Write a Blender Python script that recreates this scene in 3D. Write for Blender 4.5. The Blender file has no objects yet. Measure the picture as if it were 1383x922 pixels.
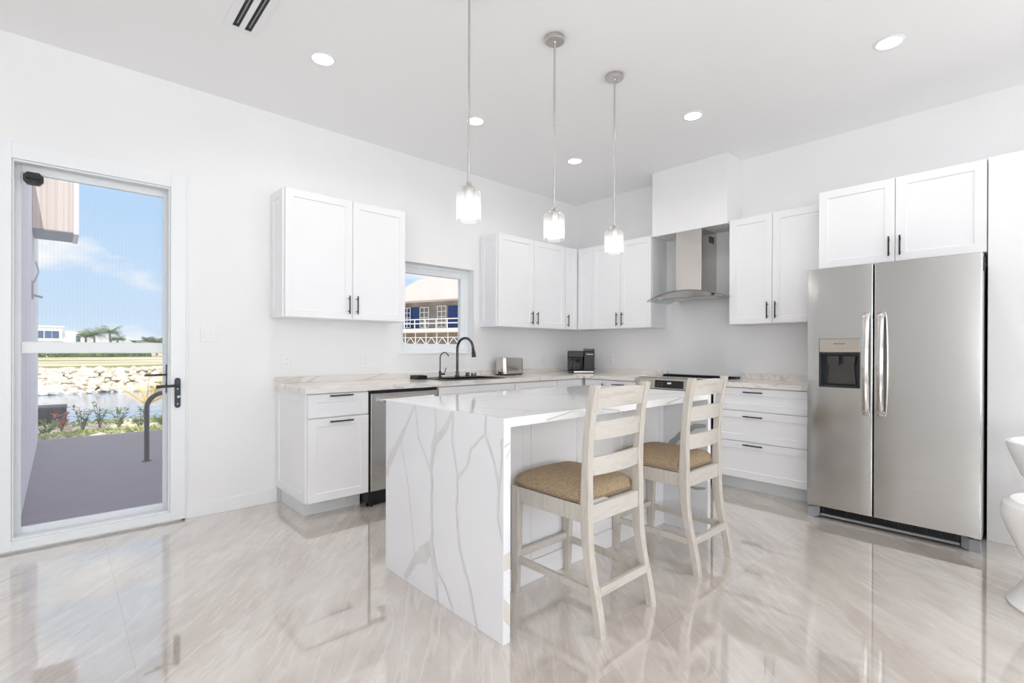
import bpy, bmesh, math, random
from mathutils import Vector, Matrix, noise

C = bpy.context.scene
COL = C.collection
random.seed(7)
PI = math.pi

# ------------------------------------------------------------------ camera
FPX, CY = 666.757, 472.713
EYE = Vector((0, 0, 1.18516))
cr = Vector((0.73642466, -0.67651085, 0.00343373))
cu = Vector((-0.00157217, 0.0033642, 0.99999311))
cf = Vector((0.67651774, 0.73642498, -0.00141389))
cam_d = bpy.data.cameras.new('camera')
cam = bpy.data.objects.new('camera', cam_d)
COL.objects.link(cam)
cam.matrix_world = Matrix(((cr.x, cu.x, -cf.x, EYE.x), (cr.y, cu.y, -cf.y, EYE.y), (cr.z, cu.z, -cf.z, EYE.z), (0, 0, 0, 1)))
cam_d.sensor_width = 36
cam_d.lens = FPX / 1383 * 36
cam_d.shift_y = (CY - 461) / 1383
cam_d.clip_start = 0.05
cam_d.clip_end = 1000
C.camera = cam

# ------------------------------------------------------------------ colour management, light
C.view_settings.view_transform = 'Standard'
C.view_settings.look = 'None'
C.view_settings.exposure = 0.04
C.view_settings.gamma = 1
C.view_settings.use_curve_mapping = False
cy = C.cycles
cy.use_denoising = True
cy.max_bounces = 10
cy.diffuse_bounces = 6
cy.glossy_bounces = 5
cy.transmission_bounces = 8
cy.transparent_max_bounces = 16
cy.sample_clamp_indirect = 6
cy.caustics_reflective = False
cy.caustics_refractive = False

SUN = 2.5
P_REAR, P_SIDE, P_LEFT, P_SPOT = 105, 125, 170, 3.0

def lin(r, g, b):
    f = lambda c: (c / 255 / 12.92) if c / 255 <= 0.04045 else ((c / 255 + 0.055) / 1.055) ** 2.4
    return (f(r), f(g), f(b), 1)

world = bpy.data.worlds.new('sky')
C.world = world
world.use_nodes = True
nt = world.node_tree
nt.nodes.clear()
N = nt.nodes.new
L = nt.links.new
tc = N('ShaderNodeTexCoord')
sep = N('ShaderNodeSeparateXYZ'); L(tc.outputs['Generated'], sep.inputs[0])
grad = N('ShaderNodeValToRGB'); L(sep.outputs['Z'], grad.inputs[0])
grad.color_ramp.elements[0].position = 0.0; grad.color_ramp.elements[0].color = lin(206, 229, 249)
grad.color_ramp.elements[1].position = 0.60; grad.color_ramp.elements[1].color = lin(225, 234, 246)
e = grad.color_ramp.elements.new(0.22); e.color = lin(180, 217, 251)
mp = N('ShaderNodeMapping'); L(tc.outputs['Generated'], mp.inputs[0]); mp.inputs['Scale'].default_value = (1, 1, 2.6)
mp.inputs['Location'].default_value = (0.35, 0.1, 0.3)
nz = N('ShaderNodeTexNoise'); L(mp.outputs[0], nz.inputs[0]); nz.inputs['Scale'].default_value = 3.6
nz.inputs['Detail'].default_value = 7; nz.inputs['Roughness'].default_value = 0.55
cr_ = N('ShaderNodeValToRGB'); L(nz.outputs[0], cr_.inputs[0])
cr_.color_ramp.elements[0].position = 0.50; cr_.color_ramp.elements[1].position = 0.62
mx = N('ShaderNodeMix'); mx.data_type = 'RGBA'
L(cr_.outputs[0], mx.inputs[0]); L(grad.outputs[0], mx.inputs[6]); mx.inputs[7].default_value = (1, 1, 1, 1)
bg = N('ShaderNodeBackground'); L(mx.outputs[2], bg.inputs[0]); bg.inputs[1].default_value = 0.98
wo = N('ShaderNodeOutputWorld'); L(bg.outputs[0], wo.inputs[0])

def light(name, kind, loc, direction, power, size=None, size_y=None, color=(1, 1, 1)):
    d = bpy.data.lights.new(name, kind)
    o = bpy.data.objects.new(name, d)
    COL.objects.link(o)
    o.location = loc
    o.rotation_euler = Vector(direction).to_track_quat('-Z', 'Y').to_euler()
    d.color = color
    d.energy = power
    if kind == 'AREA':
        d.shape = 'RECTANGLE' if size_y else 'DISK'
        d.size = size
        if size_y: d.size_y = size_y
    return o

sun = light('sun', 'SUN', (0, -20, 30), (0.1, 0.75, -0.68), SUN, color=(1, 0.97, 0.92))
sun.data.angle = 0.01
# added fill lamps outside made-up openings, tilted up to brighten the ceiling
light('fill_rear', 'AREA', (0.4, -5.28, 1.25), (0, 1, 1.5), P_REAR, 5.4, 2.3, (0.97, 0.985, 1))
light('fill_side', 'AREA', (5.1, -3.3, 1.25), (-1, 0, 1.4), P_SIDE, 2.6, 2.3, (0.97, 0.985, 1))
light('fill_left', 'AREA', (-3.78, -2.4, 1.25), (1, 0, 1.1), P_LEFT, 3.2, 2.3, (0.97, 0.985, 1))

# ------------------------------------------------------------------ materials
def mat(name, col=(200, 200, 200), rough=0.5, metal=0.0, **kw):
    m = bpy.data.materials.new(name)
    m.use_nodes = True
    p = m.node_tree.nodes['Principled BSDF']
    p.inputs['Base Color'].default_value = lin(*col)
    p.inputs['Roughness'].default_value = rough
    p.inputs['Metallic'].default_value = metal
    for k, v in kw.items():
        p.inputs[k.replace('_', ' ')].default_value = v
    return m

def pn(m): return m.node_tree.nodes['Principled BSDF']

def noise_col(m, cols, scale=(1, 1, 1), nscale=5, detail=4, rough=0.5, rot=(0, 0, 0), dist=0.0, coords='Object', bump=0.0, pos=None):
    t = m.node_tree; n = t.nodes.new; l = t.links.new
    c = n('ShaderNodeTexCoord'); mp = n('ShaderNodeMapping'); l(c.outputs[coords], mp.inputs[0])
    mp.inputs['Scale'].default_value = scale; mp.inputs['Rotation'].default_value = rot
    z = n('ShaderNodeTexNoise'); l(mp.outputs[0], z.inputs[0])
    z.inputs['Scale'].default_value = nscale; z.inputs['Detail'].default_value = detail
    z.inputs['Roughness'].default_value = rough; z.inputs['Distortion'].default_value = dist
    r = n('ShaderNodeValToRGB'); l(z.outputs[0], r.inputs[0])
    k = len(cols)
    ps = pos or [0.3 + 0.4 * i / (k - 1) for i in range(k)]
    r.color_ramp.elements[0].position = ps[0]; r.color_ramp.elements[0].color = lin(*cols[0])
    r.color_ramp.elements[1].position = ps[-1]; r.color_ramp.elements[1].color = lin(*cols[-1])
    for i in range(1, k - 1):
        e = r.color_ramp.elements.new(ps[i]); e.color = lin(*cols[i])
    l(r.outputs[0], pn(m).inputs['Base Color'])
    if bump:
        b = n('ShaderNodeBump'); b.inputs['Strength'].default_value = bump; b.inputs['Distance'].default_value = 0.01
        l(z.outputs[0], b.inputs['Height']); l(b.outputs[0], pn(m).inputs['Normal'])
    return m

M = {}
M['wall'] = noise_col(mat('wall_paint', rough=0.6), [(239, 239, 239), (242, 242, 242)], nscale=2)
M['ceil'] = noise_col(mat('ceiling_paint', rough=0.7), [(248, 248, 249), (250, 250, 251)], nscale=2)
M['cab'] = noise_col(mat('cabinet_lacquer', rough=0.32), [(239, 239, 241), (241, 241, 243)], nscale=3)
M['toe'] = mat('toe_kick_grey', (226, 229, 230), 0.5)
M['trim'] = mat('white_trim', (243, 244, 245), 0.35)
M['alu'] = mat('white_aluminium', (240, 243, 245), 0.35)
M['black'] = mat('black_metal', (28, 27, 28), 0.4)
M['blackp'] = mat('black_plastic', (12, 12, 14), 0.3)
M['blackg'] = mat('black_glass', (10, 10, 12), 0.05)
M['dark'] = mat('dark_void', (30, 30, 34), 0.6)
M['graph'] = mat('graphite_metal', (88, 86, 84), 0.3, 0.9)
M['gunm'] = mat('gunmetal', (66, 68, 72), 0.35, 0.8)
M['nickel'] = mat('brushed_nickel', (205, 202, 199), 0.28, 1.0)
M['greyp'] = mat('grey_plastic', (148, 150, 154), 0.45)
M['plate'] = mat('white_plastic', (240, 240, 240), 0.3)
M['white'] = mat('white_moulded_plastic', (250, 250, 250), 0.18)
M['brk'] = mat('light_grey_metal', (196, 196, 204), 0.4)
M['fbody'] = mat('fridge_side_paint', (128, 126, 124), 0.4)
M['chrome'] = mat('chrome', (215, 215, 218), 0.08, 1.0)
M['led'] = mat('blank_lcd', (120, 130, 140), 0.2)
M['legend'] = mat('grey_legend', (150, 150, 150), 0.4)

def steel(name, col, rough, sc, bump=0.05, aniso=0.0):
    m = mat(name, col, rough, 1.0)
    t = m.node_tree; n = t.nodes.new; l = t.links.new
    c = n('ShaderNodeTexCoord'); mp = n('ShaderNodeMapping'); l(c.outputs['Object'], mp.inputs[0]); mp.inputs['Scale'].default_value = sc
    z = n('ShaderNodeTexNoise'); l(mp.outputs[0], z.inputs[0]); z.inputs['Scale'].default_value = 1; z.inputs['Detail'].default_value = 3
    r = n('ShaderNodeMapRange'); l(z.outputs[0], r.inputs[0]); r.inputs[3].default_value = rough - 0.05; r.inputs[4].default_value = rough + 0.06
    l(r.outputs[0], pn(m).inputs['Roughness'])
    b = n('ShaderNodeBump'); b.inputs['Strength'].default_value = bump; b.inputs['Distance'].default_value = 0.001
    l(z.outputs[0], b.inputs['Height']); l(b.outputs[0], pn(m).inputs['Normal'])
    if aniso: pn(m).inputs['Anisotropic'].default_value = aniso
    return m
M['steel'] = steel('brushed_stainless', (203, 202, 200), 0.18, (3, 3, 400), 0.02)
M['steelh'] = steel('polished_stainless', (205, 200, 195), 0.11, (300, 300, 2), 0.02)
M['steell'] = mat('satin_stainless_panel', (190, 182, 172), 0.3, 0.7)

def glass(name, tint=(255, 255, 255), rough=0.0, ior=1.45, dens=0.0, transl=False, power=4.5):
    m = bpy.data.materials.new(name); m.use_nodes = True
    t = m.node_tree; t.nodes.clear(); n = t.nodes.new; l = t.links.new
    tr = n('ShaderNodeBsdfTransparent'); tr.inputs[0].default_value = lin(*tint)
    gl = n('ShaderNodeBsdfGlossy'); gl.inputs['Roughness'].default_value = rough; gl.inputs[0].default_value = (1, 1, 1, 1)
    lw = n('ShaderNodeLayerWeight'); lw.inputs[0].default_value = 0.5
    pw = n('ShaderNodeMath'); pw.operation = 'POWER'; l(lw.outputs['Facing'], pw.inputs[0]); pw.inputs[1].default_value = power
    fr = n('ShaderNodeMapRange'); l(pw.outputs[0], fr.inputs[0]); fr.inputs[3].default_value = (ior - 1) ** 2 / (ior + 1) ** 2; fr.inputs[4].default_value = 0.75
    mx = n('ShaderNodeMixShader'); l(fr.outputs[0], mx.inputs[0]); l(tr.outputs[0], mx.inputs[1]); l(gl.outputs[0], mx.inputs[2])
    out = n('ShaderNodeOutputMaterial')
    if dens:
        df = n('ShaderNodeBsdfTranslucent' if transl else 'ShaderNodeBsdfDiffuse'); df.inputs[0].default_value = (0.95, 0.95, 0.95, 1)
        m2 = n('ShaderNodeMixShader'); m2.inputs[0].default_value = dens
        l(mx.outputs[0], m2.inputs[1]); l(df.outputs[0], m2.inputs[2]); l(m2.outputs[0], out.inputs[0])
    else:
        l(mx.outputs[0], out.inputs[0])
    return m
M['pane'] = glass('window_glass', (255, 255, 255), 0, 1.1, 0, False, 6.5)
M['glass'] = glass('clear_glass', (232, 238, 238), 0.02, 1.5)
M['seeded'] = glass('seeded_glass', (252, 252, 252), 0.05, 1.4, 0.14, True)
M['edge'] = mat('glass_edge', (120, 128, 128), 0.1)

def emis(name, col, s):
    m = bpy.data.materials.new(name); m.use_nodes = True
    t = m.node_tree; t.nodes.clear(); e = t.nodes.new('ShaderNodeEmission'); o = t.nodes.new('ShaderNodeOutputMaterial')
    e.inputs[0].default_value = lin(*col); e.inputs[1].default_value = s
    t.links.new(e.outputs[0], o.inputs[0]); return m
M['lamp'] = emis('downlight_glow', (255, 253, 250), 12)
M['bulb'] = emis('bulb_glow', (255, 252, 248), 7)

# insect screen: fine mesh with see-through holes
def screen_mat():
    m = bpy.data.materials.new('insect_screen'); m.use_nodes = True
    t = m.node_tree; t.nodes.clear(); n = t.nodes.new; l = t.links.new
    c = n('ShaderNodeTexCoord')
    w = n('ShaderNodeTexWave'); l(c.outputs['Object'], w.inputs[0]); w.bands_direction = 'X'; w.inputs['Scale'].default_value = 18
    mr = n('ShaderNodeMapRange'); l(w.outputs[1], mr.inputs[0]); mr.inputs[3].default_value = 0.06; mr.inputs[4].default_value = 0.08
    tr = n('ShaderNodeBsdfTransparent'); d = n('ShaderNodeBsdfDiffuse'); d.inputs[0].default_value = lin(235, 233, 242)
    mx = n('ShaderNodeMixShader'); l(mr.outputs[0], mx.inputs[0]); l(tr.outputs[0], mx.inputs[1]); l(d.outputs[0], mx.inputs[2])
    o = n('ShaderNodeOutputMaterial'); l(mx.outputs[0], o.inputs[0]); return m
M['screen'] = screen_mat()

# polished marble-look floor tile
def floor_mat():
    m = mat('polished_marble_tile', rough=0.07)
    t = m.node_tree; n = t.nodes.new; l = t.links.new; p = pn(m)
    p.inputs['Specular IOR Level'].default_value = 0.5
    p.inputs['Coat Weight'].default_value = 1.0; p.inputs['Coat Roughness'].default_value = 0.03; p.inputs['Coat IOR'].default_value = 2.25
    c = n('ShaderNodeTexCoord')
    def nz(rot, sc, s, d, r, dist):
        mp = n('ShaderNodeMapping'); mp.vector_type = 'TEXTURE'; l(c.outputs['Object'], mp.inputs[0])
        mp.inputs['Rotation'].default_value = (0, 0, -rot); mp.inputs['Scale'].default_value = (1 / sc[0], 1 / sc[1], 1)
        z = n('ShaderNodeTexNoise'); l(mp.outputs[0], z.inputs[0]); z.inputs['Scale'].default_value = s
        z.inputs['Detail'].default_value = d; z.inputs['Roughness'].default_value = r; z.inputs['Distortion'].default_value = dist
        return z.outputs[0]
    a = nz(math.radians(-50), (0.7, 1.8, 1), 1.6, 9, 0.68, 0.35)
    r1 = n('ShaderNodeValToRGB'); l(a, r1.inputs[0])
    els = [(0.32, (192, 180, 170)), (0.45, (204, 194, 185)), (0.55, (214, 206, 198)), (0.70, (198, 188, 178))]
    r1.color_ramp.elements[0].position = els[0][0]; r1.color_ramp.elements[0].color = lin(*els[0][1])
    r1.color_ramp.elements[1].position = els[-1][0]; r1.color_ramp.elements[1].color = lin(*els[-1][1])
    for q, cc in els[1:-1]:
        e = r1.color_ramp.elements.new(q); e.color = lin(*cc)
    def vein(src, w, col_in, colr, amt):
        s = n('ShaderNodeMath'); s.operation = 'SUBTRACT'; l(src, s.inputs[0]); s.inputs[1].default_value = 0.5
        ab = n('ShaderNodeMath'); ab.operation = 'ABSOLUTE'; l(s.outputs[0], ab.inputs[0])
        mr = n('ShaderNodeMapRange'); l(ab.outputs[0], mr.inputs[0]); mr.inputs[1].default_value = 0; mr.inputs[2].default_value = w
        mr.inputs[3].default_value = amt; mr.inputs[4].default_value = 0
        x = n('ShaderNodeMix'); x.data_type = 'RGBA'; l(mr.outputs[0], x.inputs[0]); l(col_in, x.inputs[6]); x.inputs[7].default_value = lin(*colr)
        return x.outputs[2]
    b = nz(math.radians(-52), (0.45, 3.4, 1), 2.2, 5, 0.55, 0.45)
    c1 = vein(b, 0.03, r1.outputs[0], (228, 223, 218), 0.45)
    d = nz(math.radians(-47), (0.45, 2.8, 1.3), 1.3, 5, 0.6, 0.5)
    c2 = vein(d, 0.018, c1, (190, 179, 171), 0.35)
    # joints between the 1.2 m tiles
    sx = n('ShaderNodeSeparateXYZ'); l(c.outputs['Object'], sx.inputs[0])
    def joint(o, off):
        a1 = n('ShaderNodeMath'); a1.operation = 'ADD'; l(o, a1.inputs[0]); a1.inputs[1].default_value = 12 - off
        a2 = n('ShaderNodeMath'); a2.operation = 'MODULO'; l(a1.outputs[0], a2.inputs[0]); a2.inputs[1].default_value = 1.2
        a3 = n('ShaderNodeMath'); a3.operation = 'LESS_THAN'; l(a2.outputs[0], a3.inputs[0]); a3.inputs[1].default_value = 0.0035
        return a3.outputs[0]
    mm = n('ShaderNodeMath'); mm.operation = 'MAXIMUM'; l(joint(sx.outputs[0], 0.21), mm.inputs[0]); l(joint(sx.outputs[1], 2.3), mm.inputs[1])
    ms = n('ShaderNodeMath'); ms.operation = 'MULTIPLY'; l(mm.outputs[0], ms.inputs[0]); ms.inputs[1].default_value = 0.28
    x = n('ShaderNodeMix'); x.data_type = 'RGBA'; l(ms.outputs[0], x.inputs[0]); l(c2, x.inputs[6]); x.inputs[7].default_value = lin(150, 142, 136)
    l(x.outputs[2], p.inputs['Base Color'])
    return m
M['floor'] = floor_mat()

def quartz(name, base, tint, vcol, amt, rot, sc, s, w):
    m = mat(name, rough=0.12)
    t = m.node_tree; n = t.nodes.new; l = t.links.new; p = pn(m)
    c = n('ShaderNodeTexCoord')
    def nz(rot, sc, s, d, r, dist):
        mp = n('ShaderNodeMapping'); l(c.outputs['Object'], mp.inputs[0])
        mp.inputs['Rotation'].default_value = rot; mp.inputs['Scale'].default_value = sc
        z = n('ShaderNodeTexNoise'); l(mp.outputs[0], z.inputs[0]); z.inputs['Scale'].default_value = s
        z.inputs['Detail'].default_value = d; z.inputs['Roughness'].default_value = r; z.inputs['Distortion'].default_value = dist
        return z.outputs[0]
    a = nz(rot, sc, 1.5, 4, 0.5, 0.3)
    r1 = n('ShaderNodeMix'); r1.data_type = 'RGBA'; l(a, r1.inputs[0]); r1.inputs[6].default_value = lin(*base); r1.inputs[7].default_value = lin(*tint)
    b = nz(rot, sc, s, 3, 0.5, 0.8)
    sb = n('ShaderNodeMath'); sb.operation = 'SUBTRACT'; l(b, sb.inputs[0]); sb.inputs[1].default_value = 0.5
    ab = n('ShaderNodeMath'); ab.operation = 'ABSOLUTE'; l(sb.outputs[0], ab.inputs[0])
    mr = n('ShaderNodeMapRange'); l(ab.outputs[0], mr.inputs[0]); mr.inputs[2].default_value = w; mr.inputs[3].default_value = amt; mr.inputs[4].default_value = 0
    x = n('ShaderNodeMix'); x.data_type = 'RGBA'; l(mr.outputs[0], x.inputs[0]); l(r1.outputs[2], x.inputs[6]); x.inputs[7].default_value = lin(*vcol)
    l(x.outputs[2], p.inputs['Base Color'])
    return m
M['quartz'] = quartz('white_quartz', (247, 247, 247), (242, 242, 242), (214, 212, 208), 0.4, (0, 0, 0.9), (0.5, 1.8, 1), 1.4, 0.018)
M['quartz'].node_tree.nodes['Principled BSDF'].inputs['Roughness'].default_value = 0.08
M['counter'] = quartz('counter_quartz', (238, 234, 230), (229, 223, 217), (192, 181, 170), 0.6, (0.3, 0.2, 0.7), (0.8, 2.2, 2.2), 1.3, 0.02)
M['plain_quartz'] = mat('plain_white_quartz', (232, 233, 236), 0.1)
M['vein'] = noise_col(mat('grey_vein', rough=0.12), [(212, 212, 214), (220, 219, 219), (214, 210, 207)], nscale=9)
M['vein2'] = mat('taupe_vein', (216, 209, 202), 0.12)
M['vein3'] = mat('slab_grey_vein', (170, 172, 175), 0.15)

M['wood'] = noise_col(mat('whitewashed_wood', rough=0.5), [(184, 175, 164), (206, 200, 191), (195, 187, 177)], scale=(14, 14, 1.6), nscale=3, detail=5, rough=0.65, bump=0.15)
M['woodh'] = noise_col(mat('whitewashed_wood_cross_grain', rough=0.5), [(188, 180, 170), (208, 203, 195), (199, 192, 183)], scale=(1.6, 14, 14), nscale=3, detail=5, rough=0.65, bump=0.15)
def fabric():
    m = mat('tan_woven_fabric', rough=0.9)
    noise_col(m, [(140, 117, 92), (184, 160, 128), (208, 187, 156)], nscale=160, detail=3, rough=0.7, bump=0.9, pos=[0.32, 0.5, 0.68])
    return m
M['fabric'] = fabric()

M['stucco'] = noise_col(mat('exterior_stucco', rough=0.85), [(246, 240, 246), (250, 245, 250)], nscale=6)
M['deck'] = noise_col(mat('grey_deck', rough=0.6), [(140, 131, 138), (154, 146, 152), (146, 138, 144)], scale=(1, 9, 1), nscale=3, detail=6)
M['gravel'] = noise_col(mat('pale_gravel', rough=0.9), [(205, 190, 165), (250, 243, 228), (236, 225, 205)], nscale=9, detail=6, bump=0.8)
M['sand'] = noise_col(mat('lawn_and_sand', rough=0.9), [(160, 158, 84), (214, 202, 150), (240, 228, 205)], scale=(0.2, 1, 1), nscale=0.11, detail=5, pos=[0.4, 0.5, 0.58])
M['rock'] = noise_col(mat('limestone_rock', rough=0.9), [(205, 188, 160), (244, 232, 212), (255, 250, 240)], nscale=3, detail=5, bump=0.5, coords='Object')
M['water'] = noise_col(mat('canal_water', rough=0.12), [(96, 128, 170), (130, 160, 196), (176, 182, 186)], scale=(0.35, 1.6, 1), nscale=1.6, detail=5, bump=0.6)
M['leaf'] = noise_col(mat('green_leaf', rough=0.5), [(84, 122, 48), (128, 160, 72), (164, 186, 100)], nscale=7)
M['leaflt'] = noise_col(mat('lime_leaf', rough=0.5), [(150, 165, 70), (196, 204, 110)], nscale=7)
M['leafr'] = noise_col(mat('reddish_leaf', rough=0.5), [(190, 90, 70), (220, 130, 100)], nscale=7)
M['leafy'] = noise_col(mat('yellow_leaf', rough=0.5), [(232, 196, 20), (250, 226, 60)], nscale=5)
M['hedge'] = noise_col(mat('hedge_leaf', rough=0.8), [(40, 66, 22), (84, 112, 44), (120, 140, 60)], nscale=1.6, detail=6)
M['palm'] = noise_col(mat('palm_leaf', rough=0.6), [(70, 110, 52), (120, 150, 70), (150, 170, 90)], nscale=1.2)
M['trunk'] = noise_col(mat('palm_trunk', rough=0.9), [(120, 100, 80), (160, 140, 116)], nscale=5)
M['hbld'] = mat('far_white_render', (248, 248, 250), 0.8)
M['hglass'] = mat('far_blue_glass', (70, 96, 130), 0.15)
M['nconc'] = noise_col(mat('raw_concrete', rough=0.9), [(140, 132, 126), (170, 162, 156)], nscale=0.6, detail=5)
M['nwhite'] = noise_col(mat('warm_white_render', rough=0.8), [(240, 230, 224), (246, 238, 233)], nscale=0.4)  # warm white render of the parapet and balcony slab
M['navy'] = mat('navy_door', (36, 62, 120), 0.4)
M['grille'] = mat('white_grille', (250, 250, 250), 0.5)
M['ribbed'] = noise_col(mat('cream_ribbed_panel', rough=0.6), [(214, 198, 186), (236, 224, 214)], scale=(60, 1, 0.05), nscale=1, detail=1)
M['slat'] = noise_col(mat('dark_slat', rough=0.6), [(40, 40, 46), (66, 66, 72)], scale=(30, 1, 1), nscale=1)
M['darkpot'] = mat('dark_soil', (60, 50, 40), 0.9)
M['filter'] = mat('hood_filter_aluminium', (206, 206, 206), 0.35, 0.5)

# ------------------------------------------------------------------ builders
WL = {}

class Frame:
    def __init__(s, o, a, b, c):
        s.o, s.a, s.b, s.c = Vector(o), Vector(a), Vector(b), Vector(c)
    def pt(s, a, b, c): return s.o + s.a * a + s.b * b + s.c * c
D, R, H = 4.058, 4.821, 3.0
FA = Frame((0, D, 0), (1, 0, 0), (0, 0, 1), (0, -1, 0))      # along the window wall, out into the room
FB = Frame((R, 0, 0), (0, -1, 0), (0, 0, 1), (-1, 0, 0))     # along the cooker wall, out into the room
W0 = Frame((0, 0, 0), (1, 0, 0), (0, 0, 1), (0, -1, 0))

class MB:
    def __init__(s):
        s.bm = bmesh.new()
    def _faces(s, vs, faces, mi=0):
        bv = [s.bm.verts.new(v) for v in vs]
        out = []
        for f in faces:
            try:
                q = s.bm.faces.new([bv[i] for i in f]); q.material_index = mi; out.append(q)
            except ValueError: pass
        return bv, out
    def box(s, x0, x1, y0, y1, z0, z1, bev=0, mi=0, seg=1):
        return s.fbox(Frame((0, 0, 0), (1, 0, 0), (0, 1, 0), (0, 0, 1)), x0, x1, y0, y1, z0, z1, bev, mi, seg)
    def fbox(s, F, a0, a1, b0, b1, c0, c1, bev=0, mi=0, seg=1):
        vs = [F.pt(a, b, c) for c in (c0, c1) for b in (b0, b1) for a in (a0, a1)]
        fs = [(0, 2, 3, 1), (4, 5, 7, 6), (0, 1, 5, 4), (2, 6, 7, 3), (0, 4, 6, 2), (1, 3, 7, 5)]
        bv, ff = s._faces(vs, fs, mi)
        if bev:
            es = list({e for f in ff for e in f.edges})
            r = bmesh.ops.bevel(s.bm, geom=es, offset=bev, segments=seg, affect='EDGES', profile=0.5)
            for f in r['faces']: f.material_index = mi
        return s
    def cyl(s, p0, p1, r0, r1=None, n=20, mi=0, cap=True):
        p0, p1 = Vector(p0), Vector(p1); r1 = r0 if r1 is None else r1
        d = (p1 - p0).normalized(); x = d.orthogonal().normalized(); y = d.cross(x)
        vs = [p0 + (x * math.cos(2 * PI * i / n) + y * math.sin(2 * PI * i / n)) * r0 for i in range(n)]
        vs += [p1 + (x * math.cos(2 * PI * i / n) + y * math.sin(2 * PI * i / n)) * r1 for i in range(n)]
        fs = [(i, (i + 1) % n, n + (i + 1) % n, n + i) for i in range(n)]
        if cap: fs += [tuple(range(n))[::-1], tuple(range(n, 2 * n))]
        s._faces(vs, fs, mi); return s
    def tube(s, pts, r, n=12, mi=0):
        pts = [Vector(p) for p in pts]; k = len(pts)
        rs = r if isinstance(r, (list, tuple)) else [r] * k
        t = (pts[1] - pts[0]).normalized(); x = t.orthogonal().normalized()
        vs = []
        for i, p in enumerate(pts):
            tt = (pts[min(i + 1, k - 1)] - pts[max(i - 1, 0)]).normalized()
            x = (x - tt * x.dot(tt)).normalized(); y = tt.cross(x)
            vs += [p + (x * math.cos(2 * PI * j / n) + y * math.sin(2 * PI * j / n)) * rs[i] for j in range(n)]
        fs = [(i * n + j, i * n + (j + 1) % n, (i + 1) * n + (j + 1) % n, (i + 1) * n + j) for i in range(k - 1) for j in range(n)]
        fs += [tuple(range(n))[::-1], tuple(range((k - 1) * n, k * n))]
        s._faces(vs, fs, mi); return s
    def sweep(s, pts, hx, hy, mi=0):
        """square section swept up a path; hx, hy half sizes per point along world X and Y"""
        k = len(pts); vs = []
        for i, (x, y, z) in enumerate(pts):
            a = hx[i] if isinstance(hx, list) else hx; b = hy[i] if isinstance(hy, list) else hy
            c = 0.004
            for (u, v) in ((-a + c, -b), (a - c, -b), (a, -b + c), (a, b - c), (a - c, b), (-a + c, b), (-a, b - c), (-a, -b + c)):
                vs.append(Vector((x + u, y + v, z)))
        n = 8
        fs = [(i * n + j, i * n + (j + 1) % n, (i + 1) * n + (j + 1) % n, (i + 1) * n + j) for i in range(k - 1) for j in range(n)]
        fs += [tuple(range(n))[::-1], tuple(range((k - 1) * n, k * n))]
        s._faces(vs, fs, mi); return s
    def lathe(s, prof, o=(0, 0, 0), n=28, mi=0, a0=0, a1=2 * PI, axis='z'):
        o = Vector(o); full = abs(a1 - a0 - 2 * PI) < 1e-6
        m = n if full else n + 1
        vs = []
        for (r, z) in prof:
            for j in range(m):
                t = a0 + (a1 - a0) * j / n
                if axis == 'z': vs.append(o + Vector((r * math.cos(t), r * math.sin(t), z)))
                elif axis == 'x': vs.append(o + Vector((z, r * math.cos(t), r * math.sin(t))))
                else: vs.append(o + Vector((r * math.cos(t), z, r * math.sin(t))))
        k = len(prof)
        fs = []
        for i in range(k - 1):
            for j in range(n):
                a, b = i * m + j, i * m + (j + 1) % m
                fs.append((a, b, b + m, a + m))
        bv, ff = s._faces(vs, fs, mi)
        bmesh.ops.remove_doubles(s.bm, verts=bv, dist=1e-5)
        return s
    def prism(s, F, poly, c0, c1, mi=0):
        n = len(poly)
        vs = [F.pt(a, b, c0) for a, b in poly] + [F.pt(a, b, c1) for a, b in poly]
        fs = [tuple(range(n))[::-1], tuple(range(n, 2 * n))] + [(i, (i + 1) % n, n + (i + 1) % n, n + i) for i in range(n)]
        s._faces(vs, fs, mi); return s
    def shaker(s, F, a0, a1, b0, b1, c0, t=0.02, fr=0.057, rec=0.007, mi=0):
        """framed panel: flat frame, recessed centre; back at c0"""
        e = 0.0015
        rings = [(0, 0), (0, t - e), (e, t), (fr, t), (fr + 0.003, t - rec)]
        vs = []
        for (d, c) in rings:
            vs += [F.pt(a0 + d, b0 + d, c0 + c), F.pt(a1 - d, b0 + d, c0 + c), F.pt(a1 - d, b1 - d, c0 + c), F.pt(a0 + d, b1 - d, c0 + c)]
        fs = [(3, 2, 1, 0)]
        for i in range(4):
            for j in range(4):
                fs.append((i * 4 + j, i * 4 + (j + 1) % 4, i * 4 + 4 + (j + 1) % 4, i * 4 + 4 + j))
        fs.append((16, 17, 18, 19))
        s._faces(vs, fs, mi); return s
    def grid(s, fn, nu, nv, mi=0):
        vs = [fn(i / nu, j / nv) for j in range(nv + 1) for i in range(nu + 1)]
        fs = [(j * (nu + 1) + i, j * (nu + 1) + i + 1, (j + 1) * (nu + 1) + i + 1, (j + 1) * (nu + 1) + i) for j in range(nv) for i in range(nu)]
        s._faces(vs, fs, mi); return s
    def slab(s, top, bot, nu, nv, mi=0):
        """closed solid between two gridded surfaces"""
        m = nu + 1; vs = [top(i / nu, j / nv) for j in range(nv + 1) for i in range(m)]
        k = len(vs); vs += [bot(i / nu, j / nv) for j in range(nv + 1) for i in range(m)]
        fs = []
        for j in range(nv):
            for i in range(nu):
                a = j * m + i
                fs.append((a, a + 1, a + m + 1, a + m)); fs.append((k + a + m, k + a + m + 1, k + a + 1, k + a))
        for i in range(nu):
            fs.append((i, k + i, k + i + 1, i + 1)); a = nv * m + i; fs.append((a, a + 1, k + a + 1, k + a))
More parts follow.
